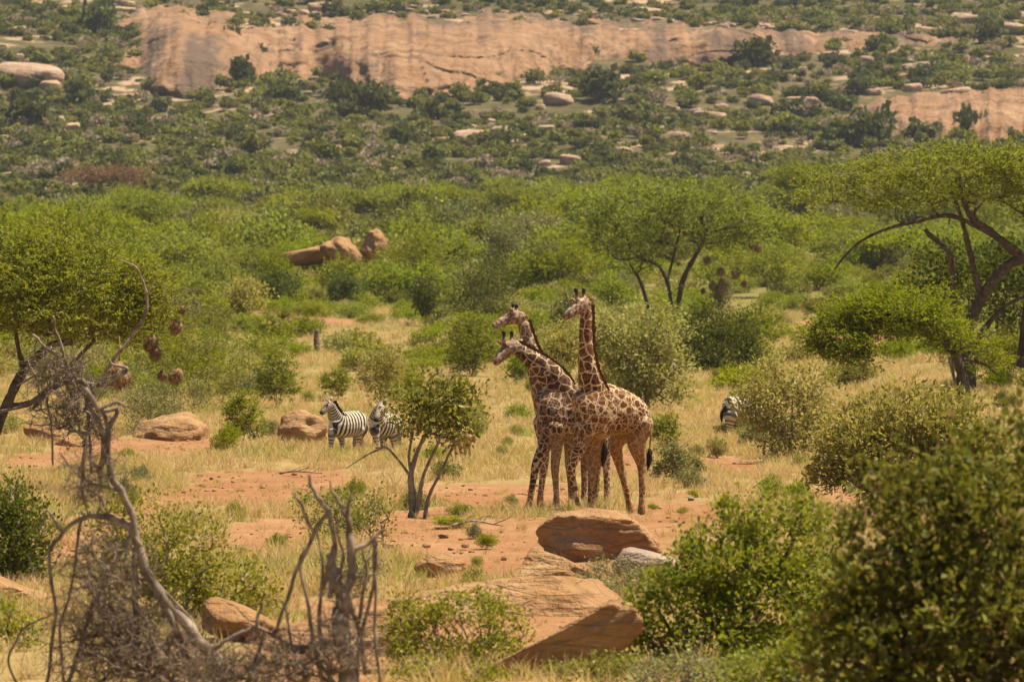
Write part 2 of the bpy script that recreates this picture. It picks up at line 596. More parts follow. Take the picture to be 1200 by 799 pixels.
N = NT("savanna_ground")
p = N.pos()
s_at, h_at = N.attr("soil"), N.attr("hill")
nA = N.noise(p, 0.35, 6, 0.62)
nB = N.noise(p, 2.6, 6, 0.65)
nC = N.noise(p, 14.0, 4, 0.6)
soilc = N.mix(N.mapr(nA, 0.35, 0.65), (0.27, 0.125, 0.052), (0.36, 0.205, 0.10))
soilc = N.mix(N.mapr(nB, 0.46, 0.66, 0, 0.8), soilc, (0.29, 0.125, 0.05))
soilc = N.mix(N.mapr(nC, 0.60, 0.72, 0, 0.5), soilc, (0.50, 0.36, 0.21))
grassc = N.mix(N.mapr(nB, 0.35, 0.65), (0.28, 0.19, 0.074), (0.37, 0.265, 0.11))
grassc = N.mix(N.mapr(nA, 0.45, 0.66, 0, 0.65), grassc, (0.23, 0.172, 0.068))
grassc = N.mix(N.math('MULTIPLY', N.attr('bush'), N.mapr(N.noise(p, 0.06, 4), 0.33, 0.55, 0.25, 0.9)), grassc, (0.165, 0.145, 0.038))
sm = N.mapr(N.math('ADD', s_at, N.math('MULTIPLY', N.math('SUBTRACT', nB, 0.5), 1.1)), 0.32, 0.62)
near = N.mix(sm, grassc, soilc)
hA = N.noise(p, 0.028, 6, 0.65)
hB = N.noise(p, 0.16, 5, 0.65)
hillc = N.mix(N.mapr(hB, 0.38, 0.62), (0.072, 0.062, 0.024), (0.135, 0.108, 0.048))
hillc = N.mix(N.mapr(N.math('ADD', N.math('MULTIPLY', hA, 0.6), N.math('MULTIPLY', hB, 0.4)), 0.53, 0.57), hillc, (0.38, 0.255, 0.165))
col = N.mix(h_at, near, hillc)
hgt = N.math('ADD', N.math('MULTIPLY', nB, 1.0), N.math('MULTIPLY', nC, 0.35))
M_GROUND = N.surf(N.bsdf(col, 0.95, 0.1, hgt, 0.9, 0.12))
terr = obj("terrain", mesh_np("terrain", np.stack([x, y, z], 1), TQ, M_GROUND, True, {"soil": soil, "hill": hillf, "bush": sstep(170, 420, y)}))
tag(terr, "red earth and dry grass plain rising to a bush-covered hill", "terrain", kind="structure")

# ------------------------------------------------------------------ granite cliffs on the hill
def cliff(name, label, tops, bots, seed, nu=420, nv=72):
    tx = np.array([a[0] for a in tops], float)
    px = np.linspace(tx[0], tx[-1], nu)
    top = np.interp(px, tx, [a[1] for a in tops]) + 4.0 * noise_n(px[:, None], 1 / 45, seed, 4, 0.6)
    bx = np.array([a[0] for a in bots], float)
    bot = np.interp(px, bx, [a[1] for a in bots]) + 7 * noise_n(px[:, None], 1 / 60, seed + 1, 4, 0.6)
    V = []
    edge = sstep(0, 0.13, np.linspace(0, 1, nu)) * sstep(1, 0.87, np.linspace(0, 1, nu))
    DB = np.array([gD(px[k], bot[k]) for k in range(nu)])
    DT = np.array([gD(px[k], top[k]) for k in range(nu)])
    ker = np.ones(13) / 13
    DB = np.convolve(np.pad(DB, 6, 'edge'), ker, 'valid')
    DT = np.convolve(np.pad(DT, 6, 'edge'), ker, 'valid')
    for k in range(nu):
        Db, Dt = DB[k], DT[k]
        v = np.linspace(-0.12, 1.06, nv)
        py = bot[k] + (top[k] - bot[k]) * v
        vc = np.clip(v, 0, 1)
        D = Db + (Dt - Db) * (edge[k] * (0.22 * vc + 0.78 * vc ** 4.5) + (1 - edge[k]) * (vc + 0.05))
        D = D + np.where(v < 0, v * 40, 0) + np.where(v > 1, (v - 1) * 320, 0)
        V.append(np.stack([(px[k] - CX) / F * D, D, -(py - CY) / F * D], 1))
    V = np.array(V).transpose(1, 0, 2)
    P = V.reshape(-1, 3).copy()
    S = P * np.array([1, 0.35, 0.6])
    d = 11.0 * noise_n(S, 1 / 70, seed + 2, 3) + 4.6 * noise_n(P * np.array([1, 0.1, 0.25]), 1 / 16, seed + 3, 3)
    sh = noise_n(P * np.array([0.12, 0.2, 1]), 1 / 7, seed + 4, 2)
    d += 1.6 * np.abs(sh)
    c1 = np.abs(noise_n(P * np.array([1, 0.2, 0.35]), 1 / 38, seed + 5, 2))
    c2 = np.abs(noise_n(P * np.array([0.35, 0.2, 1.0]), 1 / 30, seed + 6, 2))
    crack = np.maximum(sstep(0.06, 0.0, c1), sstep(0.05, 0.0, c2)) * sstep(-0.2, 0.5, noise_n(P, 1 / 90, seed + 10, 2))
    d -= 3.0 * crack
    blk = noise_n(P * np.array([1, 0.2, 0.8]), 1 / 22, seed + 7, 1)
    d += 3.6 * np.sign(blk) * np.abs(blk) ** 0.4
    stain = 0.5 + 0.5 * noise_n(P * np.array([1, 0.1, 0.10]), 1 / 13, seed + 8, 3)
    stain = stain * (0.35 + 0.65 * sstep(-0.35, 0.25, noise_n(P * np.array([1, 0.2, 0.6]), 1 / 110, seed + 9, 2)))
    inner = np.repeat(sstep(-0.12, 0.08, np.linspace(-0.12, 1.06, nv)) * sstep(1.06, 0.9, np.linspace(-0.12, 1.06, nv)), nu)
    P[:, 1] -= d * inner
    i = np.arange(nv - 1)[:, None] * nu
    j = np.arange(nu - 1)[None]
    Q = np.stack([i + j, i + j + 1, i + nu + j + 1, i + nu + j], -1).reshape(-1, 4)
    o = obj(name, mesh_np(name, P, Q, M_GRANITE, True, {"stain": stain, "crack": crack * inner}))
    return tag(o, label, "cliff", kind="structure")

cliff("granite_cliff", "long pink granite cliff with dark water streaks across the hillside",
      [(85, 14), (138, 8), (200, 4), (300, 20), (400, 26), (500, 22), (600, 15), (700, 20), (800, 24), (860, 34), (930, 35), (1000, 37), (1100, 39), (1165, 44), (1215, 46)],
      [(85, 62), (138, 78), (165, 98), (205, 118), (245, 112), (290, 92), (350, 90), (400, 96), (470, 120), (560, 106), (640, 88), (700, 76), (790, 80), (870, 70), (930, 68), (1000, 63), (1100, 60), (1165, 62), (1215, 62)], 31)
cliff("granite_cliff", "low brown granite outcrop lower on the hillside behind the wide acacia",
      [(985, 132), (1010, 122), (1050, 113), (1100, 108), (1150, 106), (1200, 103), (1260, 100)],
      [(985, 146), (1010, 158), (1050, 164), (1100, 163), (1150, 166), (1200, 170), (1260, 170)], 41, nu=130, nv=44)

# ------------------------------------------------------------------ rocks
def ico(sub):
    import bmesh
    bm = bmesh.new()
    bmesh.ops.create_icosphere(bm, subdivisions=sub, radius=1.0)
    V = np.array([v.co[:] for v in bm.verts])
    Fc = np.array([[v.index for v in f.verts] for f in bm.faces])
    bm.free()
    return V, Fc
ICO = {s: ico(s) for s in (3, 4, 5)}

def rock_mesh(name, size, mat, seed, planes=(), sub=4, rough=0.10, ncut=5, roll=0.0, yaw=0.0, box=0.75):
    """block of stone: rounded box, cut by planes, roughened; size = half extents in metres"""
    V, Fc = ICO[sub]
    r = np.random.default_rng(seed)
    V = np.sign(V) * np.abs(V) ** box
    V /= np.abs(V).max(0)
    cuts = [(unit(np.array(pn, float)), d) for pn, d in planes]
    for k in range(ncut):
        cuts.append((unit(r.normal(size=3) * np.array([1, 1, 0.7])), r.uniform(0.72, 0.95)))
    for pn, d in cuts:
        h = V @ pn - d
        V = V - np.where(h > 0, h, 0)[:, None] * pn * 0.93
    size = np.asarray(size, float)
    n = noise_n(V, 0.55, seed + 1, 2) * rough + noise_n(V * np.array([1, 1, 2.2]), 1.8, seed + 2, 3) * rough * 0.35
    # bedding layers weathered back into ledges
    lay = noise_n(V @ np.array([[0.15, 0.1, 1.0]]).T, 1.9, seed + 3, 2)
    V = V * (1 + n + 0.02 * lay)[:, None] * size
    c, s = math.cos(roll), math.sin(roll)
    V = V @ np.array([[c, 0, -s], [0, 1, 0], [s, 0, c]]).T
    c, s = math.cos(yaw), math.sin(yaw)
    V = V @ np.array([[c, -s, 0], [s, c, 0], [0, 0, 1]]).T
    return mesh_np(name, V, Fc, mat, True)

def px_rock(label, cx, cy, hw, hh, D, depth, seed, mat=None, group=None, **kw):
    s = D / F
    me = rock_mesh("boulder", (hw * s, depth, hh * s), mat or M_ROCK, seed, **kw)
    o = obj("boulder", me, None, at(cx, cy, D))
    return tag(o, label, "boulder", group)

TOPC, FRONT = ((0.1, 0.35, 1.0), 0.62), ((0.05, -1, 0.25), 0.72)
px_rock("domed sandstone boulder with a pale flat top just below the giraffes", 706, 637, 73, 46, 93, 1.1, 51,
        planes=[((0.22, -0.22, 1), 0.74), ((0.0, -1, 0.05), 0.60), ((0.75, -0.1, 0.6), 0.74), ((-1, -0.3, -0.35), 0.80)], ncut=4, sub=5, roll=-0.02, rough=0.12, box=0.9)
px_rock("wedge of brown sandstone leaning against the domed boulder", 648, 673, 54, 34, 87, 0.7, 52,
        planes=[((0.35, 0.2, 1), 0.55), ((-0.65, -0.6, 0.6), 0.6)], ncut=3, roll=-0.35, sub=5)
px_rock("broad smooth sandstone slab behind the twiggy bush", 597, 724, 140, 64, 77, 1.5, 53,
        planes=[((0.02, 0.15, 1), 0.7), ((0.1, -1, 0.6), 0.68), ((0.7, -0.2, 0.55), 0.8), ((-0.35, 0, 1), 0.72)], ncut=2, sub=5, rough=0.06, roll=0.03)
px_rock("small dark layered rock alone on red earth beside the broad slab", 516, 668, 30, 19, 88, 0.4, 54, ncut=5, box=0.95, rough=0.18)
px_rock("long tilted sandstone ledge with a bright upper edge and dark undercut face", 648, 766, 112, 36, 61.3, 0.5, 55,
        planes=[((0.0, 0.1, 1), 0.6), ((0.0, -1, -0.3), 0.6), ((1, 0, 0.3), 0.85)], ncut=2, roll=0.50, sub=5, rough=0.12)
px_rock("flat grey stone between the domed boulder and the grey shrub", 757, 662, 40, 24, 88, 0.7, 56, M_ROCK_GREY, planes=[((0.2, 0, 1), 0.6)], ncut=3, roll=-0.12)
px_rock("cracked sandstone block lying beside the dead tree and leafy bush", 12, 712, 50, 36, 77, 0.9, 57, planes=[((0.3, 0, 1), 0.72), ((0.1, -1, 0.1), 0.7)], ncut=4, sub=5, roll=-0.12)
px_rock("sandstone slab under the foot of the broken dead stump", 400, 752, 105, 44, 68, 1.3, 58, planes=[((-0.15, 0.1, 1), 0.6), ((0, -1, 0.5), 0.7)], ncut=3, sub=5, roll=0.10)
px_rock("jagged orange rock between the dark green bush and the dead stump", 285, 728, 52, 26, 70, 0.7, 59, planes=[((0.3, 0, 1), 0.55)], ncut=5, roll=-0.3)
px_rock("rounded orange earth boulder in the grass under the thicket", 203, 512, 42, 26, 174, 1.6, 60, ncut=3, box=1.0, rough=0.2)
px_rock("pale boulder in the grass right behind the two zebras", 356, 505, 27, 23, 167, 0.8, 61, ncut=6, box=1.0, rough=0.26, roll=0.3)
px_rock("flat orange rock below the tangle of dead branches", 62, 516, 30, 16, 168, 0.8, 62, ncut=6, roll=-0.4, box=1.0, rough=0.22)
px_rock("pale sloping rock slab out on the bushy plain", 368, 297, 46, 13, 480, 4.0, 63, M_ROCK, planes=[((-0.25, 0, 1), 0.5)], ncut=3, roll=0.13)
px_rock("dark-faced rock against the sloping slab on the plain", 398, 294, 26, 16, 477, 3.0, 64, M_ROCK, ncut=7, roll=-0.45, box=1.0, rough=0.22)
px_rock("squat rock standing apart from the sloping slab on the plain", 440, 288, 15, 16, 482, 2.0, 65, M_ROCK, ncut=7, roll=-0.4, box=1.0, rough=0.22)
for k, (cx, cy, hw, hh) in enumerate([(545, 640, 5, 3), (720, 603, 7, 2.5), (590, 655, 4, 2.5), (300, 600, 5, 3), (420, 590, 4, 2.5), (810, 585, 4, 2.5), (500, 640, 5, 2.5), (700, 668, 6, 4), (660, 560, 4, 2)]):
    c = gp(cx, cy)
    s = c[1] / F
    o = obj("stone", rock_mesh("stone", (hw * s, hw * s * 0.8, hh * s), M_ROCK_GREY if k % 2 else M_ROCK, 70 + k, ncut=4, sub=3), None, c + np.array([0, 0, hh * s * 0.3]))
    tag(o, "small loose stone lying on the open red earth", "stone", "small stones on the red earth")

# boulders on the hillside
HB = [(35, 82, 40, 17), (60, 100, 14, 10), (82, 148, 12, 8), (275, 131, 11, 7), (422, 68, 27, 9), (548, 157, 22, 10), (588, 153, 13, 11), (505, 206, 13, 7), (655, 114, 19, 10),
      (668, 186, 14, 9), (690, 133, 22, 7), (790, 160, 19, 10), (832, 136, 20, 9), (892, 116, 15, 9), (940, 118, 22, 9), (868, 206, 13, 7), (1077, 78, 14, 8), (1070, 102, 11, 8),
      (1130, 20, 18, 8), (1188, 32, 20, 10), (760, 12, 18, 5), (380, 8, 20, 9), (150, 12, 10, 7), (20, 35, 12, 7), (100, 128, 9, 6), (1020, 70, 14, 6), (730, 175, 12, 6), (640, 150, 10, 6),
      (560, 188, 11, 5), (810, 190, 14, 7), (920, 90, 16, 6), (1150, 85, 14, 7), (1120, 107, 18, 7), (45, 130, 11, 8), (120, 60, 9, 5), (345, 180, 9, 4), (460, 200, 10, 5), (720, 205, 11, 5)]
hb_meshes = [rock_mesh("hill_boulder", (1, 0.9, 1), M_GRANITE_BOULDER, 90 + k, sub=3, ncut=5, planes=[((0, 0.2, 1), 0.7)]) for k in range(5)]
rr = np.random.default_rng(5)
for k in range(60):
    q = [(570, 158, 50, 14), (850, 150, 90, 30), (880, 200, 60, 20), (1090, 85, 70, 18), (60, 95, 60, 30), (700, 130, 60, 14), (790, 175, 60, 20)][k % 7]
    HB.append((rr.normal(q[0], q[2] * 0.6), rr.normal(q[1], q[3] * 0.6), 0, 0))
for k in range(60):
    HB.append((rr.uniform(130, 1170), 0, -1, 0))
for k in range(90):
    HB.append((rr.uniform(0, 1200), rr.choice([rr.uniform(110, 225), rr.uniform(-5, 30), rr.uniform(60, 220)], p=[0.5, 0.1, 0.4]), 0, 0))
for k, (cx, cy, hw, hh) in enumerate(HB):
    rimk = hw < 0
    if hw < 0:      # blocks along the rim of the long cliff
        cy, hw = float(np.interp(cx, [138, 300, 600, 860, 1165], [6, 20, 15, 34, 46])) + rr.uniform(-3, 3), 0
    c = gp(cx, cy + hh * 0.8)
    s = c[1] / F
    if not hw:
        hw = rr.uniform(3.5, 9)
        hh = hw * rr.uniform(0.4, 0.7)
    rim = rimk
    o = obj("boulder", hb_meshes[k % 5], None, c + np.array([0, 0, 0.45 * hh * s]))
    o.scale = (hw * s, hw * s * 0.8, hh * s)
    o.rotation_euler = (0, rr.uniform(-0.2, 0.2), rr.choice([0, 3.14]) + rr.uniform(-0.5, 0.5))
    if rim:
        tag(o, "granite block perched along the upper rim of the long cliff", "boulder", "granite blocks on the cliff rim")
    else:
        tag(o, "pale pink granite boulder among the bushes of the far hillside", "boulder", "boulders on the far hillside")

# ------------------------------------------------------------------ animals
def coat_giraffe(name, patch, patch2, line, tan, seed):
    N = NT(name)
    p = N.objco()
    off = N.n("VectorMath", {0: p, 1: (seed * 3.1, seed * 1.7, seed * 2.3)}, operation='ADD').outputs[0]
    nz = N.n("TexNoise", {"Vector": off, "Scale": 5.5, "Detail": 3.0, "Roughness": 0.6})
    w = N.n("VectorMath", {0: nz.outputs["Color"], 1: (0.5, 0.5, 0.5)}, operation='SUBTRACT').outputs[0]
    w = N.n("VectorMath", {0: w, "Scale": 0.14}, operation='SCALE').outputs[0]
    q = N.n("VectorMath", {0: off, 1: w}, operation='ADD').outputs[0]
    big = N.n("TexVoronoi", {"Vector": q, "Scale": 4.9, "Randomness": 0.85}, feature='DISTANCE_TO_EDGE').outputs["Distance"]
    sml = N.n("TexVoronoi", {"Vector": q, "Scale": 8.6, "Randomness": 0.9}, feature='DISTANCE_TO_EDGE').outputs["Distance"]
    cel = N.n("TexVoronoi", {"Vector": q, "Scale": 4.9, "Randomness": 0.85}).outputs["Color"]
    size, fade, face, dark = N.attr("size"), N.attr("fade"), N.attr("face"), N.attr("dark")
    mb_ = N.mapr(big, 0.04, 0.07)
    ms_ = N.mapr(sml, 0.045, 0.09)
    m = N.math('ADD', N.math('MULTIPLY', mb_, N.math('SUBTRACT', 1.0, size)), N.math('MULTIPLY', ms_, size))
    pc = N.mix(N.n("SeparateColor", {0: cel}).outputs[0], patch, patch2)
    fine = N.noise(p, 30, 3)
    ln = N.mix(N.mapr(fine, 0.4, 0.65), line, tuple(c * 0.82 for c in line))
    coat = N.mix(m, ln, pc)
    coat = N.mix(fade, coat, N.mix(N.math('MULTIPLY', m, 0.6), tan, pc))
    fn = N.noise(off, 16, 3)
    facec = N.mix(N.mapr(fn, 0.40, 0.54), (0.46, 0.345, 0.25), (0.17, 0.085, 0.045))
    coat = N.mix(face, coat, facec)
    coat = N.mix(dark, coat, (0.028, 0.02, 0.016))
    return N.surf(N.bsdf(coat, 0.75, 0.18, fine, 0.25, 0.01))

def coat_zebra(name):
    N = NT(name)
    ph = N.attr("phase")
    p = N.objco()
    nz = N.noise(p, 3.0, 3)
    s = N.math('SINE', N.math('ADD', N.math('MULTIPLY', ph, 6.2832), N.math('MULTIPLY', nz, 3.2)))
    fade, dark = N.attr("fade"), N.attr("dark")
    m = N.mapr(s, -0.25, 0.25)
    col = N.mix(m, (0.60, 0.50, 0.375), (0.032, 0.026, 0.022))
    col = N.mix(fade, col, (0.30, 0.235, 0.17))
    col = N.mix(dark, col, (0.025, 0.02, 0.018))
    return N.surf(N.bsdf(col, 0.7, 0.15))

N = NT("antelope_coat")
M_ANT = N.surf(N.bsdf(N.mix(N.mapr(N.noise(N.objco(), 6, 3), 0.35, 0.65), (0.40, 0.23, 0.11), (0.52, 0.33, 0.18)), 0.75, 0.15))
N = NT("dark_hair")
M_HAIR = N.surf(N.bsdf(N.mix(N.noise(N.objco(), 20, 2), (0.015, 0.011, 0.009), (0.045, 0.03, 0.02)), 0.8, 0.15))
N = NT("brown_mane")
M_MANE = N.surf(N.bsdf(N.mix(N.noise(N.objco(), 25, 2), (0.09, 0.038, 0.016), (0.19, 0.085, 0.035)), 0.8, 0.12))

def remesh(V, faces, voxel, iters=5):
    me = mesh_np("tmp", V, faces, [], False)
    o = bpy.data.objects.new("tmp", me)
    COL.objects.link(o)
    m = o.modifiers.new("r", 'REMESH')
    m.mode = 'VOXEL'
    m.voxel_size = voxel
    s = o.modifiers.new("s", 'SMOOTH')
    s.factor = 0.5
    s.iterations = iters
    dg = bpy.context.evaluated_depsgraph_get()
    ev = o.evaluated_get(dg)
    out = bpy.data.meshes.new_from_object(ev)
    bpy.data.objects.remove(o)
    bpy.data.meshes.remove(me)
    return out

class Animal:
    """body = one continuous skin fused out of tapering limbs; attributes are carried over from the limbs"""
    def __init__(self, name, D, feet_px, label, cat, group=None):
        self.D, self.s = D, D / F
        self.o = gpx(feet_px, D)
        self.root = empty(name, self.o)
        tag(self.root, label, cat, group)
        self.mb = MB()
        self.S, self.A = [], []        # sample points and their attributes
    def P(self, px, py, dd=0.0):
        D = self.D + dd
        return at(px, py, D) - self.o
    def limb(self, pts, attr, rb=None, k=14, foot=False, side=(0.15, 1, 0), period=None, sub=5):
        """pts: (px, py, dd, radius px[, lateral factor]); attr(t, P) -> dict of arrays"""
        C = np.array([self.P(*p[:3]) for p in pts])
        r = np.array([p[3] for p in pts], float) * self.s
        lf = np.array([p[4] if len(p) > 4 else 1.0 for p in pts])
        if foot:
            w = C[-1] + self.o
            C[-1, 2] = gz(w[0], w[1]) - self.o[2] - 0.01
        Cc = catmull(C, sub)
        rr_ = catmull(np.stack([r, r * lf, np.zeros_like(r)], 1), sub)
        self.mb.tube(Cc, np.maximum(rr_[:, 0], 0.006), np.maximum(rr_[:, 1], 0.006), np.array(side, float), k=k)
        t = np.linspace(0, 1, len(Cc))
        L = np.concatenate([[0], np.cumsum(np.linalg.norm(np.diff(Cc, axis=0), axis=1))])
        a = attr(t, Cc, L)
        self.S.append(np.hstack([Cc, np.maximum(rr_[:, :1], 0.02)]))
        self.A.append(np.stack([np.broadcast_to(np.asarray(a.get(kk, 0.0), float), (len(Cc),)) for kk in self.keys], 1))
        return Cc, rr_
    def finish(self, mat, voxel, extra=None):
        V = np.vstack(self.mb.V)
        f = [np.vstack(self.mb.Q), np.vstack(self.mb.T)]
        me = remesh(V, f, voxel)
        n = len(me.vertices)
        co = np.empty(n * 3, np.float32)
        me.vertices.foreach_get("co", co)
        co = co.reshape(-1, 3)
        S = np.vstack(self.S)
        A = np.vstack(self.A)
        res = np.zeros((n, A.shape[1]))
        for b in range(0, n, 4000):
            d = np.linalg.norm(co[b:b + 4000, None] - S[None, :, :3], axis=2) / S[None, :, 3]
            w = 1.0 / (d ** 6 + 1e-3)
            res[b:b + 4000] = (w @ A) / w.sum(1, keepdims=True)
        att = {k: res[:, i] for i, k in enumerate(self.keys)}
        if extra:
            extra(co, att)
        for k, v in att.items():
            a = me.attributes.new(k, 'FLOAT', 'POINT')
            a.data.foreach_set("value", np.asarray(v, np.float32))
        me.polygons.foreach_set("use_smooth", np.ones(len(me.polygons), bool))
        me.materials.clear()
        me.materials.append(mat)
        b = obj("body", me, self.root)
        return b
    def hair_strip(self, name, C, h, up, mat, seed, n=160, th=0.012):
        """a standing fringe of tapered hairs along the line C"""
        r = np.random.default_rng(seed)
        i = r.uniform(0, len(C) - 1.001, n * 2)
        k = i.astype(int)
        Pp = C[k] * (1 - (i - k))[:, None] + C[k + 1] * (i - k)[:, None] + r.normal(size=(len(i), 3)) * th
        T = unit(np.gradient(C, axis=0))[k]
        d = unit(np.asarray(up)[k] + r.normal(size=(len(i), 3)) * 0.18) * h * r.uniform(0.7, 1.15, (len(i), 1))
        w = T * 0.03
        V = np.stack([Pp - w - d * 0.5, Pp + w - d * 0.5, Pp + d + w * 0.4, Pp + d - w * 0.4], 1).reshape(-1, 3)
        return obj(name, mesh_np(name, V, np.arange(len(V)).reshape(-1, 4), mat), self.root)
    def tuft(self, pts, mat, seed, n=70, r=0.05):
        rg = np.random.default_rng(seed)
        C = catmull(np.array([self.P(*p[:3]) for p in pts]), 6)
        mb = MB()
        t = np.linspace(0, 1, len(C))
        mb.tube(C, r * np.sin(np.pi * np.clip(t * 0.85 + 0.12, 0, 1)) + 0.006, k=8, lump=0.12, rng=rg)
        for _ in range(n):
            a = rg.uniform(0, 0.5)
            b = min(1.0, a + rg.uniform(0.3, 0.6))
            i0, i1 = int(a * (len(C) - 1)), int(b * (len(C) - 1))
            o = rg.normal(size=3) * r * 0.6
            Pp = np.array([C[i0] + o * 0.4, 0.5 * (C[i0] + C[i1]) + o, C[i1] + o * 0.8 + np.array([0, 0, -0.02])])
            mb.tube(Pp, [0.006, 0.007, 0.002], k=3, cap=False)
        return obj("tail_tuft", mb.mesh("tail_tuft", mat), self.root)

G_KEYS = ["size", "fade", "face", "dark"]
def giraffe(D, feet_px, label, mat, trunk, neck, head, oss, ears, fronts, hinds, tail, tuft, seed, maneup):
    g = Animal("giraffe", D, feet_px, label, "giraffe", "giraffes standing on the red earth")
    g.keys = G_KEYS
    trunk = [(trunk[0][0] - 3, trunk[0][1], trunk[0][2], trunk[0][3] * 0.4, .8)] + trunk + [(trunk[-1][0] + 3, trunk[-1][1], trunk[-1][2], trunk[-1][3] * 0.4, .9)]
    g.limb(trunk, lambda t, P, L: {"size": 0.15 + 0.75 * t}, k=18)
    nC, nR = g.limb(neck, lambda t, P, L: {"size": 0.05 + 0.25 * t})
    g.limb(head, lambda t, P, L: {"size": 0.5, "face": sstep(0.02, 0.2, t) * 1.0, "dark": 0.55 * sstep(0.9, 1, t)}, sub=6)
    # lower jaw
    jaw = [(p[0] + 1.2, p[1] + p[3] * 0.55, p[2], p[3] * 0.55) for p in head[1:]]
    g.limb(jaw, lambda t, P, L: {"face": 1.0, "dark": 0.0})
    # eyes: dark swell on the side of the head
    e = head[1]
    g.limb([(e[0] - 1.0, e[1] - 1.6, e[2] - e[3] * g.s * 0.78, 1.7), (e[0] - 2.6, e[1] - 1.2, e[2] - e[3] * g.s * 0.78, 1.7)], lambda t, P, L: {"face": 1.0, "dark": 1.0}, k=8)
    for a, b in oss:
        g.limb([(a[0], a[1] + 3, a[2], 3.2), (0.5 * (a[0] + b[0]), 0.5 * (a[1] + b[1]), a[2], 2.3), (b[0], b[1] + 1.5, a[2], 2.7), (b[0], b[1], a[2], 2.6)],
               lambda t, P, L: {"face": 0.4, "dark": sstep(0.2, 0.45, t)}, k=10)
    for a, b in ears:
        mid = (0.45 * a[0] + 0.55 * b[0], 0.45 * a[1] + 0.55 * b[1] - 0.4, a[2])
        g.limb([(*a, 1.5), (*mid, 3.2, 0.55), (*b, 1.0)], lambda t, P, L: {"face": 0.55 * 0 + 1.0, "fade": 1.0}, k=10)
    for lg in fronts + hinds:
        lg = [(lg[0][0] + 1, lg[0][1] - lg[0][3] * 0.75, lg[0][2], lg[0][3] * 0.3), (lg[0][0], lg[0][1], lg[0][2], lg[0][3] * 0.95)] + lg[1:]
        g.limb(lg, lambda t, P, L: {"size": sstep(0.0, 0.45, t), "fade": sstep(0.55, 0.8, t) * 0.75, "dark": sstep(0.955, 0.975, t) * 0.7}, foot=True)
        # hoof flare
        w = lg[-1]
        g.limb([(w[0] + 0.2, w[1] - 5.5, w[2], 3.4), (w[0] - 0.3, w[1] - 2.5, w[2], 3.9), (w[0] - 0.8, w[1] + 0.0, w[2], 4.4)], lambda t, P, L: {"fade": 1.0, "dark": sstep(0.4, 0.7, t) * 0.85}, foot=True, k=10)
    g.limb(tail, lambda t, P, L: {"size": 1.0, "fade": 0.7}, k=8)
    def belly(co, att):
        # paler, plainer coat low on the belly, between the legs
        c = np.array([g.P(*p[:3]) for p in trunk])
        zb = np.interp(co[:, 0], np.sort(c[:, 0]), (c[:, 2] - np.array([p[3] for p in trunk]) * g.s)[np.argsort(c[:, 0])])
        inside = (co[:, 0] > c[3, 0] - 0.2) & (co[:, 0] < c[:, 0].max())
        k = sstep(0.16, 0.02, co[:, 2] - zb) * inside * sstep(0.5, 0.0, att["fade"])
        att["fade"] = np.maximum(att["fade"], k * 0.85)
    g.finish(mat, 0.021, belly)
    # mane along the back of the neck
    up = []
    T = unit(np.gradient(nC, axis=0))
    for i in range(len(nC)):
        v = np.cross(T[i], np.array([0.12, 1, 0]))
        v = v if v[0] > 0 else -v
        up.append(unit(v))
    up = np.array(up) if maneup is None else np.tile(unit(np.array(maneup, float)), (len(nC), 1))
    sl = slice(int(len(nC) * 0.16), len(nC))
    g.hair_strip("mane", (nC + up * (nR[:, :1] * 0.92))[sl], 0.05, up[sl], M_MANE, seed, 200)
    g.tuft(tuft, M_HAIR, seed + 1, r=0.05)
    return g

M_GA = coat_giraffe("giraffe_coat_light", (0.085, 0.028, 0.007), (0.15, 0.054, 0.014), (0.70, 0.51, 0.29), (0.42, 0.26, 0.115), 1)
M_GB = coat_giraffe("giraffe_coat_dark", (0.055, 0.020, 0.007), (0.10, 0.037, 0.012), (0.60, 0.45, 0.29), (0.38, 0.24, 0.12), 2)
M_GC = coat_giraffe("giraffe_coat_pale", (0.11, 0.05, 0.022), (0.18, 0.085, 0.04), (0.62, 0.50, 0.37), (0.42, 0.29, 0.17), 3)

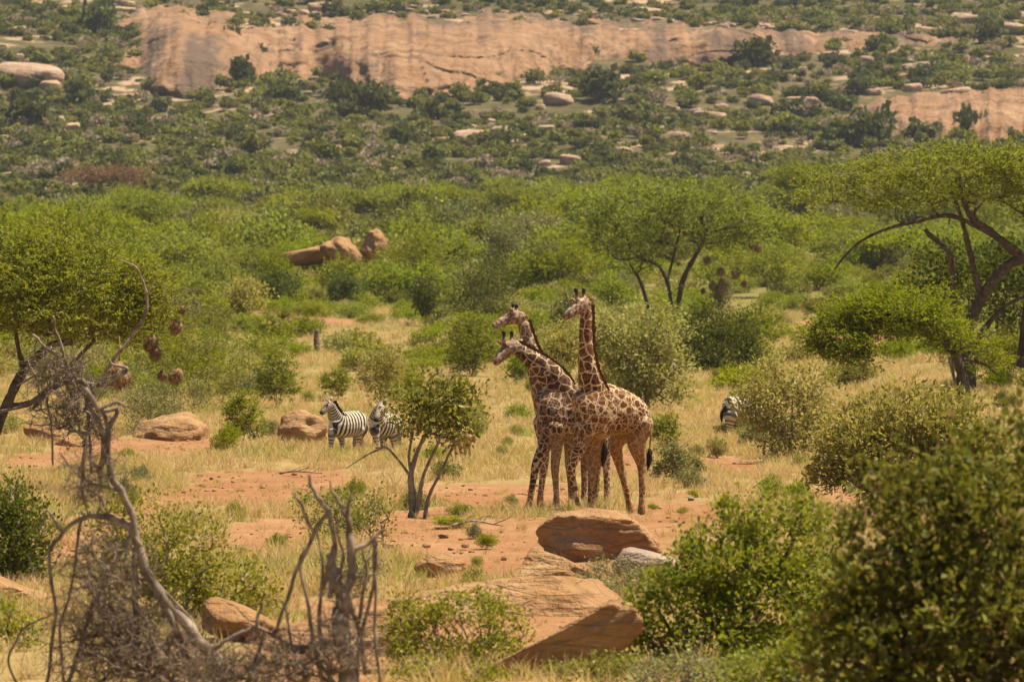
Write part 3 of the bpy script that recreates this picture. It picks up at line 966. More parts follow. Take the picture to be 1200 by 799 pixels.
giraffe(112.6, 712, "tallest giraffe with upright neck standing in front of the other two", M_GA,
    trunk=[(678, 487, -.42, 17, .8), (685, 484, -.38, 28, .75), (697, 482, -.25, 35, .66), (713, 481, -.05, 31.5, .72), (732, 484, .2, 25.5, .86), (747, 489, .4, 20.5, .9), (757, 491, .5, 12, .9)],
    neck=[(700, 480, -.22, 27, .7), (694, 456, -.33, 17, .75), (689, 433, -.42, 12, .85), (687, 410, -.45, 9.2, .9), (686.5, 390, -.46, 8), (687, 371, -.46, 7.6), (686, 360, -.47, 7.5)],
    head=[(689, 354, -.44, 6.5), (681.5, 357.5, -.52, 8.4, .85), (674, 361.5, -.6, 7.0, .9), (667, 367.5, -.68, 5.2), (662.5, 371.5, -.73, 3.9), (661, 373, -.75, 3.0)],
    oss=[((677, 352, -.62), (675, 338)), ((684.5, 351, -.40), (684, 338))],
    ears=[((689, 352, -.30), (699, 350, -.2)), ((674, 354, -.75), (668.5, 350, -.85))],
    fronts=[[(686, 500, -.48, 14), (679.5, 523, -.58, 8.6), (669.5, 546, -.65, 5.9), (671, 562, -.62, 4.3), (676, 583, -.58, 3.8), (678.5, 593, -.56, 4.4), (679, 600, -.56, 4.8)],
            [(694, 498, -.10, 14), (695, 523, -.06, 8.8), (694.5, 546, 0.0, 6.4), (693.5, 565, 0.0, 4.5), (692.5, 585, 0.02, 4.0), (692, 592, .02, 4.5), (691.5, 599, .02, 4.8)]],
    hinds=[[(749, 494, .25, 18), (746, 518, .2, 12), (751.5, 543, .25, 6.3), (752.5, 563, .22, 4.3), (752.5, 586, .2, 4.0), (752, 594, .18, 4.5), (751.5, 601, .18, 4.8)],
           [(737, 496, .75, 17), (722, 520, .85, 9), (726, 543, 1.0, 6.0), (731, 563, 1.05, 4.2), (736, 584, 1.1, 3.9), (737.5, 590, 1.1, 4.4), (738, 597, 1.1, 4.8)]],
    tail=[(757, 480, .5, 3), (762, 490, .55, 1.9), (762.5, 510, .55, 1.4), (761, 530, .55, 1.3)],
    tuft=[(761.2, 526, .55), (760.5, 538, .55), (759, 551, .55)], seed=101, maneup=None)

giraffe(115.0, 660, "dark-patched giraffe leaning its neck forward and low, striding out one foreleg", M_GB,
    trunk=[(633, 487, -.4, 15, .8), (640, 484, -.35, 27, .75), (653, 481, -.2, 34, .66), (670, 482, 0, 31, .72), (690, 486, .3, 25, .86), (700, 490, .45, 19, .9), (706, 492, .5, 12, .9)],
    neck=[(660, 478, -.15, 29, .7), (652, 451, -.25, 19, .72), (640, 434.5, -.33, 14.5, .8), (624, 421.5, -.40, 11, .88), (611, 412, -.45, 8.6), (605, 408, -.47, 7.8)],
    head=[(607, 404, -.46, 6.3), (597, 407.5, -.54, 8.4, .85), (590, 413.5, -.61, 7.0, .9), (584.5, 420, -.68, 5.3), (581, 424.5, -.73, 4.0), (580, 426.5, -.75, 3.0)],
    oss=[((591, 401.5, -.66), (590.5, 388)), ((599, 400.5, -.42), (600, 388))],
    ears=[((605, 402, -.30), (613, 398, -.2)), ((588, 404, -.78), (583.5, 399, -.88))],
    fronts=[[(647, 498, -.45, 15), (642, 516, -.52, 9.4), (629.5, 541, -.62, 6.0), (625.5, 560, -.64, 4.3), (621.5, 583, -.66, 3.9), (620, 592, -.66, 4.5), (617, 600, -.66, 4.9)],
            [(664, 496, .15, 14), (668, 518, .2, 8.3), (668, 546, .22, 5.8), (669, 566, .22, 4.2), (669.5, 586, .22, 3.8), (669.5, 592, .22, 4.4), (669, 598, .22, 4.8)]],
    hinds=[[(695, 496, .2, 17), (689, 520, .2, 10.5), (686, 543, .25, 6.0), (685, 563, .22, 4.2), (684.5, 584, .2, 3.9), (684.5, 590, .2, 4.4), (684, 597, .2, 4.8)],
           [(698, 498, .7, 16), (703, 522, .75, 9.5), (700, 543, .8, 5.6), (699, 563, .8, 4.2), (698, 584, .8, 3.8), (698, 590, .8, 4.3), (698, 596, .8, 4.6)]],
    tail=[(703, 483, .5, 3), (708, 494, .5, 1.9), (709, 508, .45, 1.4), (708.5, 522, .4, 1.3)],
    tuft=[(708.6, 518, .4), (708, 532, .4), (705.5, 547, .4)], seed=111, maneup=None)

giraffe(118.0, 660, "pale giraffe at the back with its head held level over the leaning one", M_GC,
    trunk=[(634, 482, -.3, 14, .8), (641, 480, -.25, 25, .75), (653, 478, -.1, 31, .66), (672, 480, .1, 29, .72), (690, 484, .4, 23, .86), (700, 488, .5, 17, .9), (705, 490, .6, 11, .9)],
    neck=[(650, 476, -.1, 26, .7), (639, 455, -.2, 18, .75), (630, 432, -.28, 12.5, .85), (622.5, 411, -.33, 9.4, .9), (616.5, 391, -.36, 7.7), (613, 379, -.38, 7.2)],
    head=[(614, 371.5, -.37, 5.8), (604, 371.5, -.45, 7.8, .85), (595, 373.5, -.52, 6.4, .9), (586.5, 377.5, -.58, 4.9), (580, 381, -.64, 3.7), (578, 382.5, -.66, 2.8)],
    oss=[((601, 364.5, -.56), (601.5, 356)), ((605, 364, -.36), (605.5, 357))],
    ears=[((612, 369, -.22), (619, 373, -.05)), ((602, 367, -.65), (597.5, 361, -.8))],
    fronts=[[(637, 494, -.35, 13), (637.5, 516, -.35, 8), (637.5, 543, -.32, 5.5), (635.5, 562, -.32, 4.0), (633.5, 578, -.32, 3.6), (633, 585, -.32, 4.2), (632.5, 592, -.32, 4.6)],
            [(650, 494, .2, 13), (653, 516, .22, 7.8), (650.5, 545, .25, 5.5), (651, 563, .25, 4.0), (652, 580, .25, 3.6), (652, 586, .25, 4.2), (651.5, 592, .25, 4.6)]],
    hinds=[[(694, 494, .3, 16), (690, 516, .3, 10), (692, 540, .35, 5.6), (692.5, 560, .35, 4.0), (692, 580, .3, 3.6), (692, 586, .3, 4.1), (692, 592, .3, 4.5)],
           [(698, 494, .8, 15), (708, 516, .85, 9), (710, 540, .9, 5.4), (711, 560, .9, 4.0), (711, 580, .9, 3.6), (711, 585, .9, 4.1), (711, 591, .9, 4.5)]],
    tail=[(702, 482, .6, 3), (707, 492, .65, 1.8), (706, 508, .65, 1.3), (705, 520, .6, 1.2)],
    tuft=[(705, 517, .6), (704, 529, .6), (702, 541, .6)], seed=121, maneup=None)

Z_KEYS = ["phase", "fade", "dark"]
M_Z = coat_zebra("zebra_coat")
def quadruped(name, D, feet_px, label, cat, mat, trunk, neck, head, ears, fronts, hinds, tail, seed, period=0.108, group=None, mane=True):
    g = Animal(name, D, feet_px, label, cat, group)
    g.keys = Z_KEYS
    C, R = g.limb(trunk, lambda t, P, L: {"phase": L / period}, k=16)
    nC, nR = g.limb(neck, lambda t, P, L: {"phase": 0.4 - L / (period * 0.8)})
    n0 = np.linalg.norm(np.diff(nC, axis=0), axis=1).sum()
    g.limb(head, lambda t, P, L: {"phase": 0.4 - (n0 + L) / (period * 0.5), "dark": sstep(0.62, 0.8, t), "fade": 0.35}, sub=6)
    e = head[1]
    g.limb([(e[0], e[1] - 1, e[2] - e[3] * g.s * 0.85, 1.0), (e[0] - 0.8, e[1] - 0.6, e[2] - e[3] * g.s * 0.85, 1.0)], lambda t, P, L: {"dark": 1.0}, k=8)
    for a, b in ears:
        g.limb([(*a, 1.0), (0.5 * (a[0] + b[0]), 0.5 * (a[1] + b[1]), a[2], 1.5, 0.5), (*b, 0.5)], lambda t, P, L: {"phase": 0.75, "dark": sstep(0.75, 0.95, t) * 0.7}, k=8)
    for lg in fronts + hinds:
        lg = [(lg[0][0], lg[0][1] - lg[0][3] * 0.75, lg[0][2], lg[0][3] * 0.3)] + lg
        i0 = int(np.argmin(np.linalg.norm(C - g.P(*lg[1][:3]), axis=1)))
        ph0 = np.linalg.norm(np.diff(C[:i0 + 1], axis=0), axis=1).sum() / period
        g.limb(lg, lambda t, P, L: {"phase": ph0 + np.maximum(L - 0.22, 0) / (period * 0.8), "fade": sstep(0.3, 0.7, t) * 0.75, "dark": sstep(0.93, 0.96, t) * 0.9}, foot=True)
    g.limb(tail[:2], lambda t, P, L: {"fade": 0.6}, k=8)
    def belly(co, att):
        c = np.array([g.P(*p[:3]) for p in trunk])
        zb = np.interp(co[:, 0], np.sort(c[:, 0]), (c[:, 2] - np.array([p[3] for p in trunk]) * g.s)[np.argsort(c[:, 0])])
        att["fade"] = np.maximum(att["fade"], 0.5 * sstep(0.14, 0.0, co[:, 2] - zb) * (co[:, 2] > zb - 0.1))
    g.finish(mat, 0.016, belly)
    if mane:
        up = np.tile(unit(np.array([0.75, 0.1, 0.6])), (len(nC), 1))
        g.hair_strip("mane", nC + up * (nR[:, :1] * 0.9), 0.07, up, M_HAIR, seed, 90)
    g.tuft(tail[1:], M_HAIR if cat == "zebra" else M_ANT, seed + 1, n=40, r=0.045)
    return g

ZG = "zebras grazing behind the giraffes"
quadruped("zebra", 158, 405, "plains zebra standing clear of the small tree with head raised", "zebra", M_Z,
    trunk=[(387.5, 499, -.45, 8, .8), (391, 498.5, -.42, 12, .8), (399, 498, -.28, 14.5, .78), (409, 497, 0, 15.5, .82), (418.5, 495.5, .28, 14.5, .85), (425, 496, .45, 9.5, .9)],
    neck=[(396, 495, -.38, 11, .7), (391.5, 486, -.48, 8.0, .6), (389, 478.5, -.54, 6, .6), (387.8, 474, -.56, 5, .7)],
    head=[(388.3, 471.5, -.56, 4.2, .8), (384.5, 475.5, -.62, 4.9, .75), (380.5, 480, -.68, 3.8, .85), (377.5, 483.2, -.72, 3.2), (376.3, 484.6, -.74, 2.7)],
    ears=[((385.5, 471, -.70), (380.5, 465.5, -.75)), ((388.2, 469.5, -.45), (387.2, 463.5, -.42))],
    fronts=[[(390, 504, -.52, 6.5), (388.5, 513, -.55, 4.1), (388, 521, -.56, 2.9), (387.8, 528, -.56, 2.0), (387.5, 533, -.56, 2.5)],
            [(397, 505, -.15, 6.5), (400, 514, -.12, 4), (401, 521, -.12, 2.8), (401.2, 528, -.12, 2.0), (401, 533, -.12, 2.5)]],
    hinds=[[(420, 502, .15, 9), (418.5, 512, .15, 5.4), (416, 520, .2, 3.0), (416.5, 527, .18, 2.0), (416, 532, .18, 2.5)],
           [(424, 500, .6, 8.5), (421.5, 511, .62, 5), (424, 519, .7, 2.9), (423, 527, .7, 2.0), (422.5, 532, .7, 2.5)]],
    tail=[(427, 490, .5, 1.6), (428.5, 498, .52, 1.2), (427.5, 506, .5), (425, 512, .5)], seed=131, group=ZG)

quadruped("zebra", 160.5, 452, "plains zebra half hidden behind the small tree, looking back over its shoulder", "zebra", M_Z,
    trunk=[(434.5, 497, -.3, 8, .8), (438, 496.5, -.28, 12.5, .8), (446, 498, -.1, 14.5, .8), (455, 499, .15, 14.5, .82), (462, 499.5, .4, 13.5, .85), (467, 500, .55, 8.5, .9)],
    neck=[(441, 494, -.3, 11, .7), (442, 486, -.4, 8, .62), (445, 479, -.45, 6, .6), (447, 475, -.48, 5, .7)],
    head=[(448.5, 472.5, -.52, 4.2, .8), (446.5, 477.5, -.72, 4.9, .8), (443.5, 484, -.88, 3.9, .85), (441, 490.5, -1.0, 3.3), (440.2, 493, -1.05, 2.7)],
    ears=[((444.5, 472, -.6), (440.5, 467, -.62)), ((450, 471.5, -.45), (453, 466, -.42))],
    fronts=[[(439, 503, -.42, 6.5), (440.5, 512, -.46, 4.2), (441.5, 520, -.46, 2.9), (442, 527, -.46, 2.1), (442, 532, -.46, 2.5)],
            [(444, 504, .05, 6.5), (447.5, 513, .06, 4), (448.5, 521, .06, 2.8), (449, 527, .06, 2.0), (449, 532, .06, 2.5)]],
    hinds=[[(461, 505, .15, 8.5), (461, 513, .15, 5.2), (462, 521, .2, 2.9), (461.5, 527, .18, 2.0), (461, 532, .18, 2.5)],
           [(464, 503, .6, 8), (466, 512, .62, 5), (468, 520, .7, 2.8), (467, 527, .7, 2.0), (467, 532, .7, 2.5)]],
    tail=[(468, 494, .55, 1.6), (470, 502, .58, 1.2), (469, 510, .58), (467, 516, .58)], seed=141, group=ZG)

quadruped("zebra", 172, 868, "zebra with only its striped rump showing from behind the thin bush", "zebra", M_Z,
    trunk=[(888, 483, .3, 8, .8), (884, 482, .3, 12, .8), (876, 481, .2, 13.5, .8), (867, 480, 0, 13.5, .85), (857, 478, -.2, 14, .9), (850.5, 479, -.3, 9.5, .95)],
    neck=[(884, 480, .3, 10, .7), (891, 487, .35, 8, .62), (897, 496, .4, 6, .6), (900, 501, .42, 5, .7)],
    head=[(901, 500, .42, 4.2, .8), (902, 505, .42, 4.6, .75), (903, 510, .4, 3.6, .85), (903.5, 514, .4, 3.0), (903.5, 515.5, .4, 2.5)],
    ears=[((899, 499, .3), (897, 494, .3)), ((902, 498, .5), (903, 493, .5))],
    fronts=[[(882, 489, .1, 6.5), (882, 498, .1, 4), (882, 505, .1, 2.8), (882, 511, .1, 2.0), (882, 516, .1, 2.4)],
            [(886, 488, .55, 6.5), (887, 498, .55, 4), (887, 505, .55, 2.8), (887, 511, .55, 2.0), (887, 516, .55, 2.4)]],
    hinds=[[(856, 486, -.45, 8.5), (855, 496, -.45, 5.2), (853.5, 503, -.42, 2.9), (854, 510, -.42, 2.0), (854, 516, -.42, 2.4)],
           [(859, 486, .1, 8), (860, 496, .1, 5), (858.5, 503, .1, 2.8), (859, 510, .1, 2.0), (859, 516, .1, 2.4)]],
    tail=[(849, 472, -.36, 1.6), (846.5, 480, -.38, 1.2), (845.5, 488, -.38), (846, 495, -.38)], seed=151, group=ZG, period=0.115)

quadruped("antelope", 149, 540, "tan antelope behind the small tree crown with only its thin legs showing", "antelope", M_ANT,
    trunk=[(527, 510, -.2, 5, .8), (530, 510, -.2, 7.5, .8), (536, 509.5, -.1, 8.6, .8), (543, 509, .05, 8.8, .85), (550, 508.5, .2, 8, .9), (553.5, 508.5, .3, 5, .95)],
    neck=[(529, 507, -.2, 6, .7), (526, 500, -.25, 4.2, .65), (524, 494, -.28, 3.2, .7), (523, 491, -.3, 3, .7)],
    head=[(523.5, 489, -.3, 2.8, .8), (520.5, 490.5, -.33, 2.9, .8), (517.5, 492.5, -.36, 2.2), (515.5, 494, -.38, 1.8), (515, 494.6, -.38, 1.5)],
    ears=[((522.5, 488, -.4), (520, 484, -.45)), ((524.5, 488, -.2), (527, 484.5, -.15))],
    fronts=[[(532, 514, -.3, 4), (533.5, 522, -.3, 2.5), (534, 530, -.3, 1.6), (534.5, 538, -.3, 1.3), (534.5, 543, -.3, 1.6)],
            [(535, 514, .0, 4), (538.5, 522, .0, 2.5), (540, 530, .0, 1.6), (541, 538, 0, 1.3), (541, 543, 0, 1.6)]],
    hinds=[[(549, 512, .05, 5), (545, 521, .05, 3), (545.5, 530, .1, 1.7), (545, 537, .1, 1.3), (545, 543, .1, 1.6)],
           [(551, 512, .4, 5), (549, 521, .4, 3), (550.5, 530, .45, 1.7), (550, 537, .45, 1.3), (550, 543, .45, 1.6)]],
    tail=[(554, 505, .32, 1.2), (556, 511, .34, 0.9), (555.5, 515, .34), (555, 519, .34)], seed=161, mane=False)

# ------------------------------------------------------------------ plants placed one by one
def auto_stems(lobes, rng, k=5, spread=0.15, frac=0.7):
    st = []
    for i in range(k):
        c, r = lobes[i % len(lobes)]
        b = np.array([rng.normal() * spread, rng.normal() * spread, -0.05])
        t = c + rng.normal(size=3) * r * 0.35
        m = b + (t - b) * frac * np.array([0.55, 0.55, 0.75]) + rng.normal(size=3) * 0.05
        e = b + (t - b) * frac
        st.append([b, m, e])
    return st

def px_r(D, rs):
    return [(a * D / F, b * D / F) for a, b in rs]

def spec(name, label, D, bx, lobes, style, leaf, seed, stems=None, cat="bush", bark=None, depth=0.9, k=6, group=None, sspread=0.15, sfrac=0.7, **kw):
    base = gpx(bx, D)
    L = px_lobes(lobes, D, base, depth)
    rng = np.random.default_rng(seed)
    S = [px_line(s, D, base) for s in stems] if stems else auto_stems(L, rng, k, sspread, sfrac)
    if stems:
        for s in S:
            if s[0][2] < 0.6:
                w = s[0] + base
                s[0] = np.array([s[0][0], s[0][1], gz(w[0], w[1]) - base[2] - 0.06])
    return build_plant(name, S, L, style, M_LEAF[leaf], bark or M_BARK_GREY, seed, loc=base, label=label, cat=cat, group=group, **kw)

# small leafy tree beside the zebras
spec("small_tree", "small multi-stemmed tree with round leafy crown on the red earth", 111.5, 484,
     [(512, 466, 40, 30, 0), (540, 482, 26, 34, .2), (478, 478, 24, 20, -.2), (508, 492, 40, 22, 0), (525, 505, 30, 20, 0)], 'broad', 'olive', 201, cat="tree", bark=M_BARK_GREY,
     stems=[[(482, 612), (484, 585), (481, 562), (487, 535), (497, 512)], [(484, 590), (483, 560), (479, 535), (484, 505)], [(497, 610, .1), (503, 580, .1), (518, 550, .1), (532, 518, .1)],
            [(487, 611, -.1), (491, 585, -.1), (497, 555, -.1), (512, 522, -.15), (520, 505, -.15)], [(481, 558), (466, 538), (452, 524), (440, 525)], [(450, 524), (430, 533), (405, 549)]],
     nt=210, n=15, spread=0.18, L=0.11, W=0.065, rt=0.0045, shell=0.2, stem_r=px_r(111.5, [(4.6, 2.2), (2.8, 1.2), (2.6, 1.2), (3, 1.3), (1.7, 1.0), (1.3, 0.5)]))
# willowy bush, thin bush, bushes beside and behind giraffes
spec("willowy_bush", "wide pale bush with drooping narrow leaves below the leaning acacia", 108, 1050,
     [(1010, 505, 45, 42), (1075, 490, 55, 36), (1125, 492, 45, 36), (1045, 545, 70, 45), (1120, 540, 60, 50), (985, 545, 30, 30)], 'broad', 'pale', 202, nt=520, n=36, spread=0.17, L=0.13, W=0.045, k=8, shell=0.45)
spec("thin_bush", "thin twiggy bush screening the hidden zebra", gD(927, 540), 927,
     [(900, 450, 32, 28), (945, 455, 34, 30), (925, 490, 48, 30), (893, 480, 30, 28), (955, 500, 28, 26), (920, 520, 36, 18), (879, 482, 17, 26)], 'broad', 'pale', 203, nt=330, n=24, spread=0.2, L=0.10, W=0.06, k=12, shell=0.25, rt=0.005)
spec("leafy_bush", "rounded pale-leaved bush directly behind the tallest giraffe", gD(752, 480), 752,
     [(735, 400, 38, 40), (775, 390, 32, 34), (760, 430, 45, 42), (715, 420, 28, 34), (785, 440, 28, 34), (700, 385, 22, 22)], 'broad', 'pale', 204, nt=380, n=32, spread=0.26, L=0.13, W=0.075, k=8, shell=0.4, rt=0.010)
spec("leafy_bush", "darker green bush beside the pale-leaved bush behind the giraffes", gD(842, 437), 842,
     [(825, 385, 34, 30), (862, 392, 32, 32), (845, 412, 50, 26), (885, 405, 14, 20)], 'broad', 'dark', 205, nt=300, n=34, spread=0.28, L=0.14, W=0.07, k=7, shell=0.45)
# foreground bushes
spec("broadleaf_bush", "bright green broad-leaved bush crowding the sandstone ledge", 62, 850,
     [(895, 610, 55, 45, .1), (940, 640, 50, 60, .3), (850, 660, 70, 60, 0), (790, 715, 60, 55, -.1), (900, 720, 80, 75, -.2), (740, 760, 45, 45, -.2), (830, 770, 90, 50, -.3), (960, 740, 60, 80, 0)],
     'broad', 'bright', 206, nt=640, n=34, spread=0.10, L=0.058, W=0.042, k=12, shell=0.45, rt=0.005, bark=M_BARK)
spec("broadleaf_bush", "large dark olive bush with pointed leaves and brown twigs showing through", 46, 1120,
     [(1090, 620, 100, 95, .0), (1160, 590, 80, 80, .2), (1190, 660, 110, 110, -.2), (1050, 720, 100, 110, -.1), (1140, 780, 140, 130, -.2), (1230, 760, 120, 160, 0), (1010, 800, 70, 100, 0), (1240, 580, 90, 80, .3)],
     'broad', 'front', 207, nt=700, n=40, spread=0.13, L=0.085, W=0.042, k=12, shell=0.35, rt=0.005, flat=1.0, bark=M_BARK)
spec("low_bush", "low bright bush under the dark olive bush at its foot", 52, 985, [(960, 780, 70, 40), (1040, 800, 60, 40), (890, 800, 50, 30)], 'broad', 'bright', 208, nt=240, n=30, spread=0.09, L=0.045, W=0.03, k=8, rt=0.004)
spec("grey_shrub", "dense pale grey-green shrub growing beside the flat grey stone", 80, 735, [(725, 675, 40, 28), (755, 690, 34, 28), (700, 690, 24, 24), (735, 705, 50, 20)], 'broad', 'grey', 209, nt=320, n=26, spread=0.08, L=0.04, W=0.016, k=9, rt=0.004)
spec("twiggy_bush", "twiggy bush with fanned bare brown stems in front of the broad slab", 62.5, 545,
     [(490, 715, 40, 26), (545, 712, 55, 24), (590, 735, 34, 28), (470, 750, 34, 30), (500, 765, 60, 25), (570, 765, 60, 25)], 'broad', 'bright', 210, nt=380, n=20, spread=0.085, L=0.045, W=0.03, k=70, shell=0.4, rt=0.0042, power=0.3, bark=M_DEAD, sspread=0.28, sfrac=0.92)
spec("broadleaf_bush", "dense green bush between the two dead trees", 73, 215,
     [(175, 600, 40, 32), (215, 640, 55, 40), (170, 660, 55, 45), (260, 680, 60, 40), (300, 690, 34, 30), (200, 700, 60, 40), (135, 620, 30, 35)], 'broad', 'bright', 211, nt=430, n=24, spread=0.12, L=0.055, W=0.03, k=10, shell=0.4, rt=0.005)
spec("broadleaf_bush", "dark leafy bush rising behind the cracked sandstone block", 84, 15, [(10, 590, 38, 34), (40, 620, 28, 38), (0, 640, 55, 45), (25, 665, 40, 30)], 'broad', 'dark', 212, nt=320, n=26, spread=0.13, L=0.065, W=0.04, k=8)
spec("low_bush", "low green bush below the cracked sandstone block", 66, 8, [(5, 760, 45, 40), (-20, 740, 45, 50)], 'broad', 'bright', 213, nt=130, n=24, spread=0.10, L=0.05, W=0.03, k=6)
spec("low_bush", "small yellow-green bush growing behind the broken dead stump", 100, 425, [(370, 590, 30, 24), (420, 600, 40, 28), (445, 620, 24, 24), (390, 625, 30, 20)], 'broad', 'olive', 214, nt=150, n=16, spread=0.14, L=0.06, W=0.035, k=8, rt=0.005)
spec("low_bush", "grey thorny low bush at the foot of the broken dead stump", 82, 425, [(405, 660, 34, 24), (435, 655, 20, 24)], 'broad', 'grey', 215, nt=90, n=14, spread=0.10, L=0.04, W=0.02, k=8, rt=0.005)

spec("low_bush", "low pale shrub at the foot of the tilted sandstone ledge", 59.5, 700, [(660, 800, 50, 22), (720, 790, 50, 24)], 'broad', 'olive', 216, nt=150, n=26, spread=0.09, L=0.045, W=0.026, k=12, rt=0.004)
spec("low_bush", "low grey-green shrub in front of the bright broad-leaved bush", 57.5, 810, [(790, 795, 50, 28), (850, 800, 50, 22)], 'broad', 'grey', 217, nt=170, n=26, spread=0.09, L=0.042, W=0.022, k=12, rt=0.004)
spec("low_bush", "low bright bush at the foot of the twiggy bush", 58.5, 520, [(490, 795, 40, 24), (560, 800, 50, 20)], 'broad', 'bright', 218, nt=150, n=24, spread=0.09, L=0.045, W=0.028, k=10, rt=0.004)

# acacias
spec("acacia_tree", "feathery flat-topped acacia hung with nests above the dead branches", 124, -10,
     [(30, 320, 130, 34, 0), (100, 345, 90, 30, -.2), (-60, 330, 120, 40, .2), (10, 285, 90, 20, .2), (140, 330, 60, 24, .3), (60, 370, 110, 24, -.3), (170, 370, 40, 26, 0), (70, 300, 70, 26, 0), (120, 385, 60, 26, .3), (185, 350, 26, 22, 0)], 'feather', 'acacia', 221, cat="tree", bark=M_BARK, depth=1.0,
     stems=[[(-30, 590), (-12, 520), (10, 470), (28, 435), (60, 405), (85, 400)], [(-12, 520), (-30, 460), (-40, 400), (-50, 360)], [(8, 476), (40, 470), (70, 440), (110, 400)], [(28, 435), (20, 400), (15, 350)]],
     nt=850, ntw=8, nl=10, tl=0.38, L=0.085, W=0.034, rt=0.0042, shell=0.4, rmax=0.16, stem_r=px_r(124, [(8, 4), (5, 2.5), (4, 2), (3.5, 1.5)]))
spec("acacia_tree", "wide flat-topped acacia with long arching bare limbs and dark trunk", 186, 1135,
     [(1020, 212, 70, 18, 0), (1090, 200, 100, 22, .3), (1160, 195, 100, 26, -.3), (970, 232, 50, 13, 0), (1230, 200, 110, 32, 0), (1280, 230, 110, 30, .4), (1060, 235, 60, 12, -.5), (1150, 225, 70, 14, .6)], 'feather', 'acacia', 222, cat="tree", bark=M_BARK, depth=1.0,
     stems=[[(1138, 445), (1132, 400), (1150, 350), (1180, 312), (1200, 303)], [(1215, 310), (1190, 295), (1165, 275), (1140, 255), (1128, 230), (1125, 205)], [(1200, 430, .6), (1206, 370, .4), (1212, 315, .1), (1230, 280, 0), (1250, 240)],
            [(1158, 272), (1115, 253), (1080, 258), (1040, 268), (1010, 282), (990, 300), (978, 316)], [(1150, 350), (1140, 310), (1128, 260), (1120, 235)], [(1132, 400, .2), (1118, 360, .3), (1115, 300, .3), (1090, 275, .3), (1085, 268, .3)],
            [(1135, 420, .3), (1165, 372, .3), (1190, 352, .2), (1215, 345, .1)]],
     nt=760, ntw=8, nl=9, tl=0.42, L=0.10, W=0.045, rt=0.0052, shell=0.3, rmax=0.24, twr=0.010, stem_r=px_r(186, [(8, 5.5), (7, 2.5), (8, 4), (3, 1), (4.5, 2), (4.5, 2.5), (3.5, 1.5)]))
spec("leafy_bush", "dense dark green tree-like bush around the trunk of the wide acacia", 192, 1120, [(1100, 315, 40, 40), (1150, 330, 45, 45), (1190, 310, 40, 36), (1085, 345, 24, 28), (1200, 360, 35, 38)], 'broad', 'dark', 223, nt=270, n=26, spread=0.30, L=0.15, W=0.09, k=6, shell=0.4)
spec("acacia_tree", "low leaning acacia with dark crooked trunk arching over dry grass", 166, 1135,
     [(1010, 365, 42, 22, 0), (1060, 355, 50, 20, .2), (975, 395, 36, 26, 0), (1000, 410, 34, 18, -.2), (1090, 378, 40, 20, -.2), (1110, 395, 36, 20, .2), (1030, 385, 45, 18, .4), (1155, 420, 20, 26, .3)], 'feather', 'acacia', 224, cat="tree", bark=M_BARK, depth=1.0,
     stems=[[(1130, 470), (1128, 445), (1122, 420), (1108, 400), (1085, 385), (1055, 372), (1028, 362)], [(1085, 385), (1050, 378), (1020, 385), (1000, 400)], [(1122, 420), (1150, 425), (1170, 440)], [(1108, 400), (1100, 380), (1095, 365)]],
     nt=520, ntw=8, nl=9, tl=0.34, L=0.09, W=0.04, rt=0.0045, shell=0.3, rmax=0.17, stem_r=px_r(166, [(8.5, 2.5), (3, 1.2), (3, 1), (3, 1.2)]))
spec("acacia_tree", "broad bright acacia with slanting forked trunk and hanging nests on the plain", 350, 795,
     [(745, 245, 60, 26, 0), (800, 232, 60, 20, 1), (850, 245, 45, 26, -1), (700, 265, 35, 24, 0), (880, 270, 24, 24, 0), (770, 270, 60, 22, 2), (840, 275, 45, 20, 0), (735, 300, 34, 20, 0)], 'feather', 'acacia', 225, cat="tree", bark=M_BARK, depth=1.0,
     stems=[[(794, 362), (800, 330), (812, 305), (828, 275), (822, 255), (835, 240)], [(828, 274), (850, 268), (872, 265)], [(788, 362, .5), (782, 330, .6), (770, 310, .6), (745, 300, .5), (735, 280, .5)], [(760, 362, -.5), (750, 330, -.5), (735, 305, -.5)], [(782, 330, .6), (790, 300, 1), (800, 260, 1)]],
     nt=480, ntw=7, nl=7, tl=0.75, L=0.19, W=0.09, rt=0.008, shell=0.35, rmax=0.24, twr=0.014, stem_r=px_r(350, [(3.6, 1.8), (2, 1), (2.6, 1.2), (2.6, 1), (2, 1)]))

